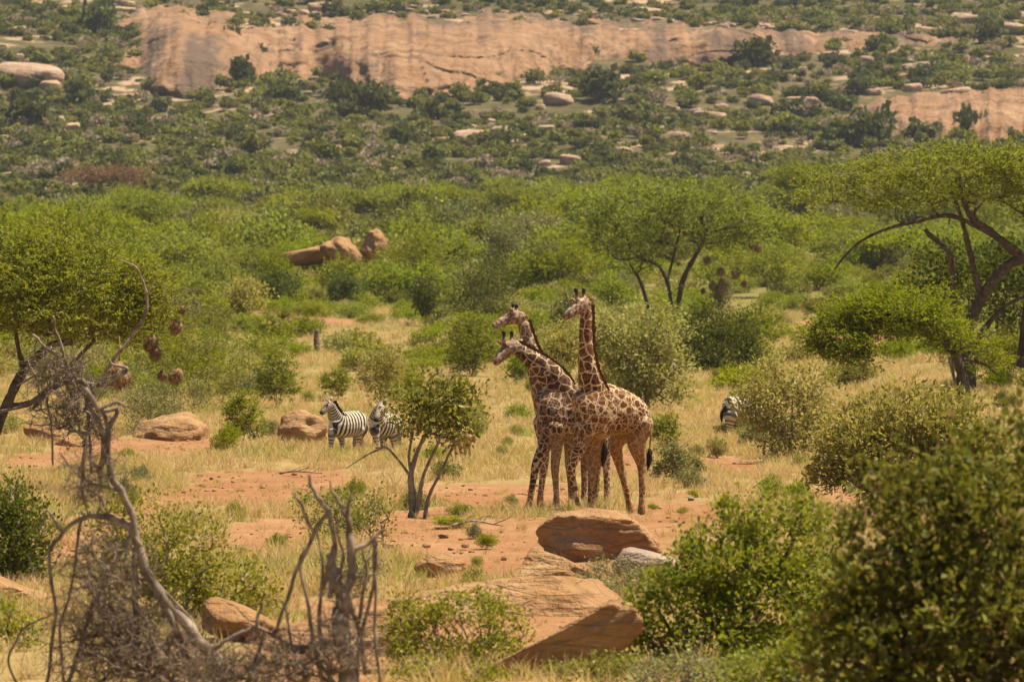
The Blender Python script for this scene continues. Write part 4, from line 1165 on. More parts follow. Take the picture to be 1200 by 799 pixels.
# other plants told apart on the plain:  kind, x, base y, width, height, label
def bush_px(kind, px, py, w, h, label, seed, **kw):
    D = gD(px, py)
    base = gpx(px, D)
    s = D / F
    W, H = w * s / 2, h * s
    r = np.random.default_rng(seed)
    lob = []
    nl = 6
    fr = (0.45, 0.95) if kind not in ('umbrella', 'bare') else (0.72, 0.92)
    for i in range(nl):
        a = 6.283 * i / nl + r.uniform(-0.5, 0.5)
        q = r.uniform(0.25, 0.62)
        zc = H * r.uniform(*((0.28, 0.66) if fr[0] < 0.6 else (0.68, 0.82)))
        lob.append((np.array([math.cos(a) * W * q, math.sin(a) * W * q, zc]), np.array([W * r.uniform(0.32, 0.55), W * r.uniform(0.32, 0.55), H * (r.uniform(0.26, 0.36) if fr[0] < 0.6 else r.uniform(0.10, 0.18))])))
    lob.append((np.array([0, 0, H * (0.58 if fr[0] < 0.6 else 0.82)]), np.array([W * 0.5, W * 0.5, H * (0.36 if fr[0] < 0.6 else 0.16)])))
    ls = max(s * 1.9, 0.05)         # leaf length: about two photograph pixels, clusters of leaves on far plants
    leaf = {'broad': 'olive', 'dark': 'dark', 'feather': 'acacia', 'umbrella': 'acacia', 'pale': 'pale', 'grey': 'grey', 'bare': 'brown', 'twig': 'greybrown', 'bright': 'bright'}[kind]
    S = auto_stems(lob, r, 3 if fr[0] > 0.6 else 7, 0.05 * W, 0.7)
    nt = int(np.clip(w * h / 26, 70, 260))
    tree = kind in ('umbrella', 'bare') or kw.get('tree')
    name = 'acacia_tree' if tree else 'bush'
    cat = 'tree' if tree else 'bush'
    args = dict(nt=nt, loc=base, label=label, cat=cat, group=kw.get('group'), rt=0.07 * s * (1.5 if tree else 1.0), shell=0.4, minz=0.03 * H)
    if kind in ('feather', 'umbrella', 'bare', 'twig'):
        return build_plant(name, S, lob, 'feather', M_LEAF[leaf], M_BARK, seed, ntw=6, nl=7, tl=max(0.14 * W, 5 * s), L=ls * 1.3, W=ls * 0.6, twr=0.3 * s, **args)
    return build_plant(name, S, lob, 'broad', M_LEAF[leaf], M_BARK_GREY, seed, n=30, spread=0.12 * W + 0.03, L=ls * 1.4, W=ls * 0.85, **args)

LIST = [
 ('bare', 125, 238, 118, 42, "reddish-brown leafless acacia at the foot of the hill"),
 ('umbrella', 168, 300, 112, 78, "two-tiered round green acacia behind the nest-hung acacia"),
 ('pale', 268, 306, 120, 62, "wide pale scrubby bush between the two-tiered acacia and the slab"),
 ('umbrella', 395, 268, 120, 46, "flat umbrella acacia with dark trunk behind the sloping slab"),
 ('umbrella', 527, 270, 64, 50, "neat dome-crowned acacia alone on the far plain"),
 ('dark', 473, 282, 52, 30, "low dark bush beside the squat rock on the plain"),
 ('grey', 590, 330, 72, 86, "tall grey-green bush behind the dark green bush"),
 ('grey', 645, 345, 62, 68, "rounded grey-green bush beside the taller grey-green one"),
 ('feather', 490, 355, 108, 92, "olive feathery thorn bush with brown shaded underside"),
 ('dark', 570, 385, 130, 98, "large dark green leafy bush behind the lowest giraffe head"),
 ('dark', 500, 382, 55, 72, "small dark green bush joined to the large dark one"),
 ('feather', 552, 440, 84, 84, "yellow-green feathery bush beside the giraffe heads"),
 ('dark', 322, 366, 70, 58, "round dark bush above the bare red patch"),
 ('dark', 405, 366, 52, 52, "smaller round dark bush beyond the wooden stump"),
 ('feather', 315, 412, 64, 50, "soft green bush beside the wooden stump"),
 ('feather', 902, 348, 92, 64, "bright feathery bush in dry grass beside the nest-hung forked acacia"),
 ('twig', 922, 290, 74, 40, "grey-brown leafless thicket beyond the bright feathery bush"),
 ('umbrella', 938, 272, 100, 84, "dark-topped acacia behind the tip of the wide acacia"),
 ('feather', 1000, 320, 100, 60, "mixed green scrub below the arching limb of the wide acacia"),
 ('bright', 1182, 455, 62, 80, "bright green bush to the side of the leaning trunk"),
 ('feather', 285, 522, 56, 68, "upright green thorn bush between orange boulder and pale boulder"),
 ('feather', 325, 478, 60, 80, "sparse upright thorn bush behind the pale boulder"),
 ('feather', 225, 480, 150, 140, "tall yellow-green feathery thicket beside the nest-hung acacia"),
 ('grey', 180, 508, 130, 70, "tangled grey undergrowth bush below the hanging nests"),
 ('pale', 448, 478, 62, 88, "slight young tree with thin dark trunk behind the zebras"),
 ('grey', 790, 566, 52, 50, "small grey-green shrub behind the tallest giraffe's tail"),
 ('feather', 778, 535, 46, 56, "small feathery green shrub next to the grey-green one"),
 ('pale', 665, 440, 76, 72, "straw-coloured loose bush between the giraffe heads"),
 ('feather', 660, 345, 120, 74, "yellow-green bush above the tallest giraffe's head"),
 ('feather', 385, 330, 90, 40, "light green bush in front of the dark-faced rock"),
 ('feather', 300, 330, 100, 46, "light green bush in front of the pale scrubby bush"),
 ('bright', 420, 290, 80, 26, "bright green low bush behind the rocks on the plain"),
 ('umbrella', 600, 268, 90, 48, "acacia half hidden behind the tall grey-green bush"),
 ('umbrella', 690, 285, 90, 58, "acacia whose crown merges with the nest-hung forked acacia"),
 ('feather', 1165, 300, 90, 70, "soft green bush seen under the crown of the wide acacia"),
 ('feather', 430, 430, 64, 46, "thin grassy bush in front of the smaller round dark bush"),
 ('feather', 395, 470, 50, 40, "small rounded shrub right above the standing zebra"),
 ('grey', 845, 372, 34, 58, "short leafy stump tree carrying several nests"),
]
for k, (kind, px, py, w, h, label) in enumerate(LIST):
    bush_px(kind, px, py, w, h, label, 300 + k)

# ------------------------------------------------------------------ dead trees in front
def dead_tree(name, label, D, base_px, lines, twig_lobes, seed, nt=80, rt=0.006, mat=None, thick=0.62):
    base = gpx(base_px, D)
    rng = np.random.default_rng(seed)
    root = empty(name, base)
    tag(root, label, "dead tree")
    s = D / F
    stems = []
    mb = MB()
    for ln in lines:
        P = np.array([at(p[0], p[1], D) + np.array([0, p[3] if len(p) > 3 else 0, 0]) - base for p in ln])
        r = np.array([p[2] for p in ln]) * s * thick
        Pc = catmull(P, 6)
        rc = np.maximum(catmull(np.stack([r, r, r], 1), 6)[:, 0], 0.004)
        wob = np.stack([noise_n(np.arange(len(Pc))[:, None], 0.11, seed + q, 2) for q in range(3)], 1)
        Pc[1:-1] += (wob * np.maximum(rc, 0.02)[:, None])[1:-1] * 0.55
        rc = rc * (1 + 0.07 * noise_n(np.arange(len(rc))[:, None], 0.17, seed + 9, 2))
        mb.tube(Pc, rc, k=9 if r.max() > 0.04 else 6, lump=0.06, rng=rng)
        stems.append([p for p in Pc[::3]])
    tk = obj("trunk", mb.mesh("dead_trunk", mat or M_DEAD), root)
    if twig_lobes:
        L = px_lobes(twig_lobes, D, base, 0.8)
        T = lobes_points(L, nt, rng, 0.1)
        ch, E, Ed = grow(stems, T, rng, rt, wander=0.22, power=0.40, rmax=0.03)
        mb2 = MB()
        for P, R in ch[len(stems):]:
            mb2.tube(P, R, k=4, cap=False)
        # finest twigs
        m = len(E) * 3
        st = np.repeat(E, 3, 0)
        d = unit(rng.normal(size=(m, 3)) + np.repeat(Ed, 3, 0) * 0.6) * rng.uniform(0.12, 0.42, (m, 1))
        for a, b in zip(st, d):
            q = rng.normal(size=3) * 0.04
            mb2.tube(np.array([a, a + b * 0.5 + q, a + b]), [rt * 0.8, rt * 0.6, rt * 0.25], k=3, cap=False)
        obj("twigs", mb2.mesh("dead_twigs", mat or M_DEAD), tk)
    return root

dead_tree("dead_tree", "fallen grey dead tree with a leaning trunk and matted hanging twigs", 55, 235,
    [[(300, 860, 17), (262, 790, 16), (228, 745, 15), (190, 700, 13), (165, 650, 11), (158, 610, 9), (140, 575, 8.5), (125, 540, 8), (128, 505, 6), (118, 480, 5), (100, 455, 5)],
     [(165, 640, 8), (150, 618, 9), (120, 605, 8), (95, 608, 6), (72, 625, 5), (58, 655, 4.5), (64, 720, 4.5), (55, 800, 4)],
     [(72, 622, 4), (55, 598, 3), (48, 620, 2)],
     [(118, 480, 4), (135, 472, 4.5), (148, 476, 3)], [(120, 520, 4), (135, 490, 3.5), (138, 478, 3)],
     [(155, 625, 6), (130, 670, 6), (105, 720, 5), (80, 800, 5)], [(160, 640, 8), (158, 700, 8), (160, 760, 8), (165, 820, 8)],
     [(195, 705, 8), (215, 760, 9), (235, 830, 9)], [(140, 575, 4), (95, 560, 2.5), (70, 530, 2)],
     [(170, 660, 4), (190, 690, 3), (215, 715, 2.5), (232, 738, 2)], [(95, 610, 4), (85, 680, 3.5), (70, 740, 3), (75, 800, 3)],
     [(20, 800, 3), (10, 770, 3), (30, 735, 2.5), (60, 720, 2)]],
    [(120, 690, 70, 80), (140, 760, 100, 60), (110, 560, 40, 50), (200, 780, 80, 40)], 401, nt=900, rt=0.0052, thick=0.5)
dead_tree("dead_tree", "uprooted tangle of bare grey branches below the nest-hung acacia", 88, 100,
    [[(118, 560, 6), (122, 520, 6), (108, 480, 6), (98, 450, 6), (75, 448, 5), (50, 465, 4), (38, 480, 3)], [(98, 450, 5), (125, 448, 4), (150, 432, 3.5), (132, 428, 2.5), (128, 420, 2)],
     [(100, 452, 3), (104, 500, 2.5), (107, 555, 2.5)], [(108, 456, 3), (118, 500, 2.5), (120, 550, 2.5)], [(80, 445, 4), (78, 425, 3.5), (55, 408, 3), (38, 392, 2.5)],
     [(78, 425, 2.5), (72, 405, 2.5), (65, 385, 2), (62, 370, 2)], [(50, 462, 3), (20, 478, 3), (-20, 485, 3)], [(75, 448, 3), (45, 440, 2.5), (20, 452, 2)], [(55, 465, 2.5), (60, 500, 2), (62, 545, 2)],
     [(105, 470, 4), (125, 482, 3.5), (138, 478, 4), (130, 495, 4), (118, 512, 3)]],
    [(85, 450, 50, 35), (70, 480, 50, 30), (60, 430, 40, 30), (100, 500, 40, 30)], 402, nt=420, rt=0.0065)
dead_tree("dead_branch", "single pale curved dead branch arching up in front of the acacia", 96, 128,
    [[(95, 585, 3.5), (100, 520, 3.5), (112, 460, 3.5), (130, 425, 3.6), (155, 395, 3.4), (170, 368, 3), (172, 345, 2.6), (165, 325, 2.2), (158, 312, 1.8), (140, 305, 1.2)], [(170, 350, 1.8), (178, 335, 1.2), (182, 320, 0.8)]],
    None, 403, mat=M_DEAD)
dead_tree("dead_stump", "broken dead stump with forked pale prongs in front of the sandstone slab", 52, 400,
    [[(420, 900, 20), (408, 800, 19), (402, 740, 17), (398, 700, 14), (392, 670, 10), (386, 650, 7)], [(402, 720, 11), (410, 680, 9), (412, 640, 8), (407, 612, 6), (400, 592, 4), (391, 577, 2.4), (386, 563, 1.0)],
     [(386, 700, 5), (392, 650, 4.5), (390, 620, 4.5), (384, 600, 4.5), (374, 585, 4.5), (366, 570, 3.5), (362, 556, 2.5)], [(384, 600, 4.5), (368, 625, 4.5), (350, 665, 4), (338, 695, 3.5), (322, 745, 3)],
     [(412, 645, 6), (425, 640, 5), (438, 632, 4), (448, 620, 2.5)], [(438, 634, 3.5), (440, 680, 3), (440, 740, 3), (445, 800, 3)], [(364, 620, 4), (355, 595, 3), (344, 578, 2)],
     [(406, 606, 4.5), (411, 585, 2.6), (412, 568, 1.0)], [(392, 640, 6), (384, 670, 5), (380, 690, 3)], [(395, 750, 6), (350, 758, 5), (330, 750, 4), (300, 735, 4), (280, 745, 3)], [(350, 758, 4), (375, 780, 4), (400, 810, 4)],
     [(300, 735, 4), (305, 715, 3), (308, 705, 2)], [(290, 800, 4), (300, 770, 3.5), (310, 745, 3)], [(405, 690, 5), (420, 735, 4), (428, 790, 4)], [(250, 760, 4), (280, 742, 4), (300, 738, 3)],
     [(415, 790, 4), (432, 710, 3.5), (442, 655, 2.5), (440, 630, 1)], [(378, 800, 4), (362, 715, 3.5), (352, 665, 2.5), (356, 640, 1)], [(388, 790, 5), (374, 725, 4), (379, 665, 3), (371, 628, 1)],
     [(420, 730, 4), (429, 675, 3), (424, 640, 1.2)], [(395, 700, 4), (402, 655, 3), (396, 625, 2), (399, 605, 1)], [(360, 800, 3), (340, 745, 3), (336, 715, 2), (326, 700, 1)]],
    [(395, 760, 55, 40), (330, 780, 70, 40), (400, 700, 30, 40), (260, 790, 60, 30)], 404, nt=420, rt=0.005, thick=0.62)

# wooden stump, twigs on the ground
c = gp(371, 413)
s = c[1] / F
mb = MB()
rg = np.random.default_rng(8)
mb.tube(catmull(np.array([[0, 0, -0.1], [0.02, 0, 0.4], [0.0, 0, 0.75], [0.015, 0, 26 * s]]), 5), np.linspace(4.4, 2.8, 16) * s, k=9, lump=0.09, rng=rg)
mb.tube(np.array([[0.03, 0, 0.6], [0.1, 0.02, 0.72], [0.12, 0.02, 0.82]]), [0.05, 0.03, 0.015], k=6, rng=rg, lump=0.08)
tag(obj("tree_stump", mb.mesh("tree_stump", M_DEAD_DARK), None, c), "slim dark dead stump standing upright in the dry grass", "stump")
for k, (px, py, w, lab) in enumerate([(560, 617, 60, "thin fallen stick lying on the red earth in front of the giraffes"), (352, 556, 50, "pale dry fallen twigs on the grass edge below the zebras"), (780, 505, 30, "dry forked stick in the straw beside the thin bush")]):
    D = gD(px, py)
    c = gpx(px, D)
    s = D / F
    mb = MB()
    rg = np.random.default_rng(500 + k)
    def gl(dx, dy, up):
        return np.array([dx, dy, gz(c[0] + dx, c[1] + dy) - c[2] + up])
    A = [gl((q - 0.5) * w * s, 0.3 * math.sin(q * 5 + k), 0.03 + 0.05 * math.sin(q * 3.1)) for q in np.linspace(0, 1, 6)]
    mb.tube(catmull(np.array(A), 4), np.linspace(0.028, 0.010, 21), k=6)
    for q in range(4):
        b = A[1 + q]
        mb.tube(np.array([b, b + np.array([rg.uniform(-0.1, 0.3), rg.uniform(-0.2, 0.2), 0.10]), b + np.array([rg.uniform(0, 0.4), rg.uniform(-0.3, 0.3), rg.uniform(0.05, 0.25)])]), [0.012, 0.009, 0.004], k=4, cap=False)
    tag(obj("fallen_branch", mb.mesh("fallen_branch", M_DEAD), None, c), lab, "branch")

# hanging weaver nests
def nest(px, py, D, r_px, label, seed, group, flatten=1.1):
    s = D / F
    r = r_px * s * 0.85
    rg = np.random.default_rng(seed)
    V, Fc = ICO[3]
    n = 1 + 0.34 * noise_n(V, 0.55, seed, 3)
    B = V * n[:, None] * np.array([r, r * 0.9, r * flatten])
    mb = MB()
    mb.add(B, None, Fc)
    d = unit(rg.normal(size=(700, 3)))
    p0 = d * np.array([r, r * 0.9, r * flatten]) * 0.92
    e = p0 + (unit(rg.normal(size=d.shape)) * 0.7 + d * 0.45 + np.array([0, 0, -0.3])) * r * 0.7
    w = unit(np.cross(e - p0, d)) * r * 0.035
    TV = np.stack([p0 - w, p0 + w, e], 1).reshape(-1, 3)
    mb.add(TV, None, np.arange(len(TV)).reshape(-1, 3))
    mb.tube(np.array([[0, 0, r * 0.8], [r * 0.2, 0, r * 1.7], [r * 0.1, 0, r * 3.2]]), [r * 0.12, r * 0.07, r * 0.05], k=5)
    tag(obj("bird_nest", mb.mesh("bird_nest", M_NEST), None, at(px, py, D)), label, "nest", group)
for k, (px, py, r) in enumerate([(206, 383, 8), (177, 402, 10), (182, 414, 8), (206, 441, 9), (190, 440, 6), (213, 363, 5)]):
    nest(px, py, 123.5, r, "brown woven bird nest hanging at the edge of the feathery acacia", 600 + k, "nests in the feathery acacia")
nest(138, 440, 122, 17, "largest brown nest with a pale crusted top above the tangle of dead branches", 610, None, 0.95)
for k, (px, py, r) in enumerate([(829, 305, 5), (844, 339, 6), (835, 335, 4.5), (824, 341, 3.5), (881, 288, 3.5), (888, 291, 4.5), (872, 333, 4), (782, 277, 4), (803, 273, 3.5), (845, 318, 5), (798, 337, 3.5), (862, 322, 5), (838, 243, 3.5), (846, 330, 4)]):
    nest(px, py, 349, r, "dark straw bird nest hanging in the forked acacia on the plain", 620 + k, "nests in the forked acacia")

# ------------------------------------------------------------------ bushes repeated over the plain and the hill
def template(kind, seed, nt, n, L, W, spread, leaf, H=1.0, style='broad', **kw):
    """bush about 2 m wide and 1 m high around the origin (scaled when placed)"""
    r = np.random.default_rng(seed)
    lob = []
    for i in range(6):
        a = 6.283 * i / 6 + r.uniform(-0.5, 0.5)
        q = r.uniform(0.3, 0.6)
        if kind == 'umbrella':
            lob.append((np.array([math.cos(a) * q, math.sin(a) * q, r.uniform(0.68, 0.82)]), np.array([r.uniform(0.32, 0.5), r.uniform(0.32, 0.5), r.uniform(0.10, 0.18)])))
        else:
            lob.append((np.array([math.cos(a) * q, math.sin(a) * q, r.uniform(0.22, 0.6)]), np.array([r.uniform(0.36, 0.58), r.uniform(0.36, 0.58), r.uniform(0.26, 0.38)])))
    lob.append((np.array([0, 0, 0.62 if kind != 'umbrella' else 0.84]), np.array([0.5, 0.5, 0.36 if kind != 'umbrella' else 0.15])))
    S = auto_stems(lob, r, 3 if kind == 'umbrella' else 6, 0.05, 0.7)
    T = lobes_points(lob, nt, r, 0.4)
    T = T[T[:, 2] > 0.03]
    ch, E, Ed = grow(S, T, r, 0.0032, step=0.15)
    mb = MB()
    for P, R in ch:
        mb.tube(P, R, k=4 if R.max() > 0.02 else 3, cap=False)
    cen = np.array([0, 0, 0.3])
    if style == 'broad':
        V, Q = broad_leaves(E, Ed, n, spread, L, W, r, center=cen)
    else:
        V, Q, s, e = feather_leaves(E, Ed, n, 5, spread, L, W, r, center=cen)
    return (mb.mesh("bush_stems", M_BARK), mesh_np("bush_leaves", V, Q, M_LEAF[leaf]), (mb, V, Q))

TPL = {}
for kind, leaf, style in (('round', 'acacia', 'feather'), ('round', 'olive', 'broad'), ('umbrella', 'acacia', 'feather'), ('round', 'pale', 'broad'), ('round', 'grey', 'broad'), ('round', 'dark', 'broad')):
    TPL[(kind, leaf)] = [template(kind, 700 + len(TPL) * 10 + q, 150, 6 if style == 'feather' else 26, 0.085, 0.042 if style == 'feather' else 0.055, 0.2 if style == 'feather' else 0.12, leaf, style=style) for q in range(3)]

PLAIN = {('round', 'acacia'): ("feathery light green thorn bush growing wild on the plain", "light green thorn bushes of the plain"),
         ('round', 'olive'): ("olive leafy bush growing wild on the plain", "olive bushes of the plain"),
         ('umbrella', 'acacia'): ("small umbrella-shaped acacia in the far thickets below the hill", "small acacias below the hill"),
         ('round', 'pale'): ("pale straw-green loose shrub in the dry grass", "pale shrubs in the dry grass"),
         ('round', 'grey'): ("grey-green scrub bush growing wild on the plain", "grey scrub bushes of the plain"),
         ('round', 'dark'): ("dark green compact bush growing wild on the plain", "dark compact bushes of the plain")}
rg = np.random.default_rng(77)
SRC = {}
KIND = {('round', 'acacia'): ("thorn_bush", "thorn bush"), ('round', 'olive'): ("leafy_bush", "leafy bush"), ('umbrella', 'acacia'): ("acacia_tree", "tree"),
        ('round', 'pale'): ("grass_bush", "loose bush"), ('round', 'grey'): ("scrub_bush", "scrub bush"), ('round', 'dark'): ("leafy_bush", "leafy bush")}
SHRUB = {('round', 'acacia'): "knee-high feathery green shrub at the edge of the red clearing", ('round', 'olive'): "knee-high olive leafy shrub on the red clearing",
         ('round', 'pale'): "knee-high straw-pale shrub at the edge of the red clearing", ('round', 'grey'): "knee-high grey-green shrub at the edge of the red clearing"}
def place(key, px, py, wpx, hpx, small_=False):
    c = gp(px, py)
    s = c[1] / F
    q = int(rg.integers(3))
    tp = TPL[key][q]
    tree = key[0] == 'umbrella'
    nm, ct = KIND[key] if not small_ else ("shrub", "shrub")
    root = empty(nm, c - np.array([0, 0, 0.03]))
    far_ = c[1] > 500
    lab, grp = (PLAIN[key] if not far_ else (PLAIN[key][0].replace('growing wild on the plain', 'in the dense thickets below the hill').replace('in the dry grass', 'in the thickets below the hill'), PLAIN[key][1].replace('of the plain', 'of the far thickets'))) if not small_ else (SHRUB[key], "shrubs round the clearing")
    tag(root, lab, ct, grp)
    a = obj("trunk" if tree else "stems", tp[0], root)
    b = obj("crown" if tree else "foliage", tp[1], root)
    if key in (('round', 'acacia'), ('round', 'olive'), ('round', 'pale')) and not (key[1] != 'acacia' and q == 2):
        SRC.setdefault(('plain', key, q), b)
    root.rotation_euler = (0, 0, rg.uniform(0, 6.28))
    root.scale = (wpx * s / 2, wpx * s / 2, hpx * s)

KEEP = [(560, 540, 800, 660), (360, 500, 480, 560)]      # open ground kept clear
def open_ground(px, py):
    return any(a < px < c and b < py < d for a, b, c, d in KEEP)
# thickets of the far plain
for k in range(190):
    px = rg.uniform(-40, 1240)
    py = rg.uniform(232, 325)
    key = [('round', 'acacia'), ('umbrella', 'acacia'), ('round', 'olive'), ('round', 'grey'), ('round', 'dark')][rg.choice(5, p=[0.42, 0.24, 0.12, 0.10, 0.12])]
    w = rg.uniform(48, 115) * (0.6 + 0.4 * (py - 232) / 93)
    place(key, px, py, w, w * (rg.uniform(0.45, 0.65)))
# middle plain: fewer, smaller
for k in range(165):
    px, py = rg.uniform(-30, 1230), 318 + 152 * rg.random() ** 1.3
    if 820 < px < 1010 and py > 340 and rg.random() < 0.8:
        continue
    if (470 < px < 645 and 372 < py < 445) or (285 < px < 435 and 350 < py < 405) or (790 < px < 900 and 425 < py < 470):
        continue
    if 330 < px < 480 and py > 365 and rg.random() < 0.6:
        continue
    key = [('round', 'acacia'), ('round', 'olive'), ('round', 'pale'), ('round', 'grey')][rg.choice(4, p=[0.5, 0.12, 0.26, 0.12])]
    w = rg.uniform(34, 92) * (1.1 - 0.4 * (py - 318) / 152)
    place(key, px, py, w, w * rg.uniform(0.55, 0.85))
for (px, py, w, h) in [(835, 345, 70, 40), (870, 325, 80, 44), (905, 318, 70, 40), (850, 300, 80, 40), (960, 340, 60, 36), (250, 345, 80, 50), (225, 360, 70, 40), (610, 345, 80, 50), (690, 340, 80, 46), (720, 365, 70, 44), (455, 345, 60, 40), (925, 300, 60, 34), (980, 310, 70, 40), (800, 372, 60, 34)]:
    place(('round', 'acacia'), px, py, w, h)
# shrublets round the clearing
for k in range(130):
    px, py = rg.uniform(-20, 1220), rg.uniform(470, 720)
    if open_ground(px, py):
        continue
    c = gp(px, py)
    if soil_amount(np.array([c[0]]), np.array([c[1]]))[0] > 0.5 and rg.random() < 0.8:
        continue
    key = [('round', 'acacia'), ('round', 'pale'), ('round', 'grey'), ('round', 'olive')][rg.choice(4, p=[0.35, 0.3, 0.15, 0.2])]
    w = rg.uniform(14, 44)
    place(key, px, py, w, w * rg.uniform(0.6, 0.95), True)
for (px, py, w, h) in [(570, 640, 30, 22), (530, 615, 50, 16), (540, 602, 34, 18), (560, 660, 20, 14), (690, 690, 26, 16), (600, 590, 20, 16), (800, 600, 16, 10), (815, 580, 18, 10), (765, 595, 14, 9), (853, 514, 36, 26), (868, 510, 32, 32)]:
    place(('round', 'acacia' if w % 4 else 'pale'), px, py, w, h * 0.8, True)

# hillside bushes: the larger ones one by one, the rest as one mass
def hill_tpl(seed, nq, leaf, L):
    r = np.random.default_rng(seed)
    lob = [(np.array([r.uniform(-0.5, 0.5), r.uniform(-0.5, 0.5), r.uniform(0.4, 0.7)]), np.array([r.uniform(0.35, 0.6), r.uniform(0.35, 0.6), r.uniform(0.25, 0.4)])) for _ in range(5)]
    T = lobes_points(lob, nq, r, 0.55)
    T = T[T[:, 2] > 0.0]
    V, Q = leaf_quads(T, rng_dirs(T, r), L, L * 0.75, r)
    return V, Q
def rng_dirs(T, r):
    return r.normal(size=T.shape) + unit(T - np.array([0, 0, 0.2])) * 0.6

HT = {}
for leaf in ('far', 'fardark', 'greybrown'):
    HT[leaf] = []
    for q in range(4):
        V, Q = hill_tpl(800 + q + 10 * len(HT), 420 if leaf != 'greybrown' else 220, leaf, 0.26)
        stem = MB()
        for a in range(4):
            e = V[rg.integers(len(V))]
            stem.tube(np.array([[0, 0, -0.1], e * 0.5 + np.array([0, 0, 0.1]), e]), [0.03, 0.02, 0.008], k=4, cap=False)
        nS = len(np.vstack(stem.V))
        VV = np.vstack([V, np.vstack(stem.V)])
        SQ = np.vstack(stem.Q) + len(V)
        HT[leaf].append((mesh_np("hill_bush", VV, np.vstack([Q, SQ]), [M_LEAF[leaf], M_BARK], midx=np.concatenate([np.zeros(len(Q)), np.ones(len(SQ))])), VV, Q))
HL = {'far': "mid-green bush growing on the far hillside", 'fardark': "dark green tree-like bush growing on the far hillside", 'greybrown': "grey-brown leafless bush on the far hillside"}
def on_cliff(px, py):
    if 138 < px < 1165:
        t = np.interp(px, [138, 300, 600, 860, 1165], [8, 20, 15, 34, 46])
        b = np.interp(px, [138, 205, 290, 400, 470, 560, 640, 700, 790, 870, 1000, 1165], [76, 120, 95, 97, 120, 106, 90, 78, 82, 72, 64, 58])
        if t + 2 < py < b + 1:
            return rg.random() > (0.10 if px > 320 else 0.3)
    return px > 990 and 106 < py < 164 and rg.random() > 0.1
def hill_place(leaf, px, py, w, h):
    c = gp(px, py)
    s = c[1] / F
    q = rg.integers(4)
    o = obj("hill_bush", HT[leaf][q][0], None, c - np.array([0, 0, 0.1 * h * s]))
    o.scale = (w * s / 2, w * s / 2, h * s)
    o.rotation_euler = (0, 0, rg.uniform(0, 6.28))
    SRC.setdefault(('hill', leaf, int(q)), o) if leaf != 'fardark' or q < 2 else None
    tag(o, HL[leaf], "hill bush", HL[leaf].replace("bush", "bushes", 1))
# dark trees told apart in the photograph
for (px, py, w, h) in [(632, 78, 34, 34), (700, 118, 80, 40), (480, 178, 54, 40), (90, 128, 50, 36), (165, 158, 40, 26), (112, 42, 50, 44), (280, 100, 44, 34), (215, 75, 30, 20), (330, 120, 50, 24),
                       (430, 135, 64, 40), (400, 125, 40, 34), (505, 140, 36, 22), (605, 195, 30, 18), (885, 78, 60, 34), (1020, 170, 60, 46), (1140, 160, 40, 40), (800, 200, 40, 22), (1085, 165, 50, 24),
                       (1135, 165, 24, 40), (1030, 60, 34, 20), (1160, 50, 40, 26), (30, 150, 60, 40), (190, 132, 28, 20), (595, 112, 24, 14), (570, 112, 26, 12), (780, 88, 26, 18), (1005, 150, 40, 24),
                       (270, 62, 30, 34), (300, 70, 24, 20), (460, 108, 30, 20), (350, 58, 20, 12), (930, 140, 50, 26), (990, 130, 40, 20), (1040, 100, 44, 20)]:
    hill_place('fardark', px, py, w, h)
cnt = 0
while cnt < 255:
    px, py = rg.uniform(-30, 1230), 240 - 245 * rg.random() ** 0.9
    if on_cliff(px, py):
        continue
    leaf = ['far', 'fardark', 'greybrown'][rg.choice(3, p=[0.66, 0.24, 0.10])]
    w = rg.uniform(22, 48) * (0.7 + 0.3 * py / 240)
    hill_place(leaf, px, py, w, w * rg.uniform(0.4, 0.62))
    cnt += 1
# what nobody could count: scrub, undergrowth and grass, scattered as instances
def scatter(name, label, cat, P, S, R, sources):
    """points carrying scale and turn; each shows one of the source objects"""
    me = bpy.data.meshes.new(name)
    me.vertices.add(len(P))
    me.vertices.foreach_set("co", np.asarray(P, np.float32).ravel())
    me.attributes.new("scl", 'FLOAT_VECTOR', 'POINT').data.foreach_set("vector", np.asarray(S, np.float32).ravel())
    rot = np.zeros((len(P), 3), np.float32)
    rot[:, 2] = R
    me.attributes.new("rot", 'FLOAT_VECTOR', 'POINT').data.foreach_set("vector", rot.ravel())
    me.attributes.new("pick", 'INT', 'POINT').data.foreach_set("value", rg.integers(0, len(sources), len(P)).astype(np.int32))
    o = obj(name, me)
    ng = bpy.data.node_groups.new(name, 'GeometryNodeTree')
    ng.interface.new_socket("Geometry", in_out='INPUT', socket_type='NodeSocketGeometry')
    ng.interface.new_socket("Geometry", in_out='OUTPUT', socket_type='NodeSocketGeometry')
    n = ng.nodes
    gi, go = n.new("NodeGroupInput"), n.new("NodeGroupOutput")
    iop = n.new("GeometryNodeInstanceOnPoints")
    g2i = n.new("GeometryNodeGeometryToInstance")
    for q in sources:
        oi = n.new("GeometryNodeObjectInfo")
        oi.inputs[0].default_value = q
        ng.links.new(oi.outputs["Geometry"], g2i.inputs[0])
    def at_(nm, typ):
        a = n.new("GeometryNodeInputNamedAttribute")
        a.data_type = typ
        a.inputs[0].default_value = nm
        return a.outputs[0]
    iop.inputs["Pick Instance"].default_value = True
    ng.links.new(gi.outputs[0], iop.inputs["Points"])
    ng.links.new(g2i.outputs[0], iop.inputs["Instance"])
    ng.links.new(at_("pick", 'INT'), iop.inputs["Instance Index"])
    ng.links.new(at_("rot", 'FLOAT_VECTOR'), iop.inputs["Rotation"])
    ng.links.new(at_("scl", 'FLOAT_VECTOR'), iop.inputs["Scale"])
    ng.links.new(iop.outputs[0], go.inputs[0])
    m = o.modifiers.new("scatter", 'NODES')
    m.node_group = ng
    tag(o, label, cat, kind="stuff")
    return o

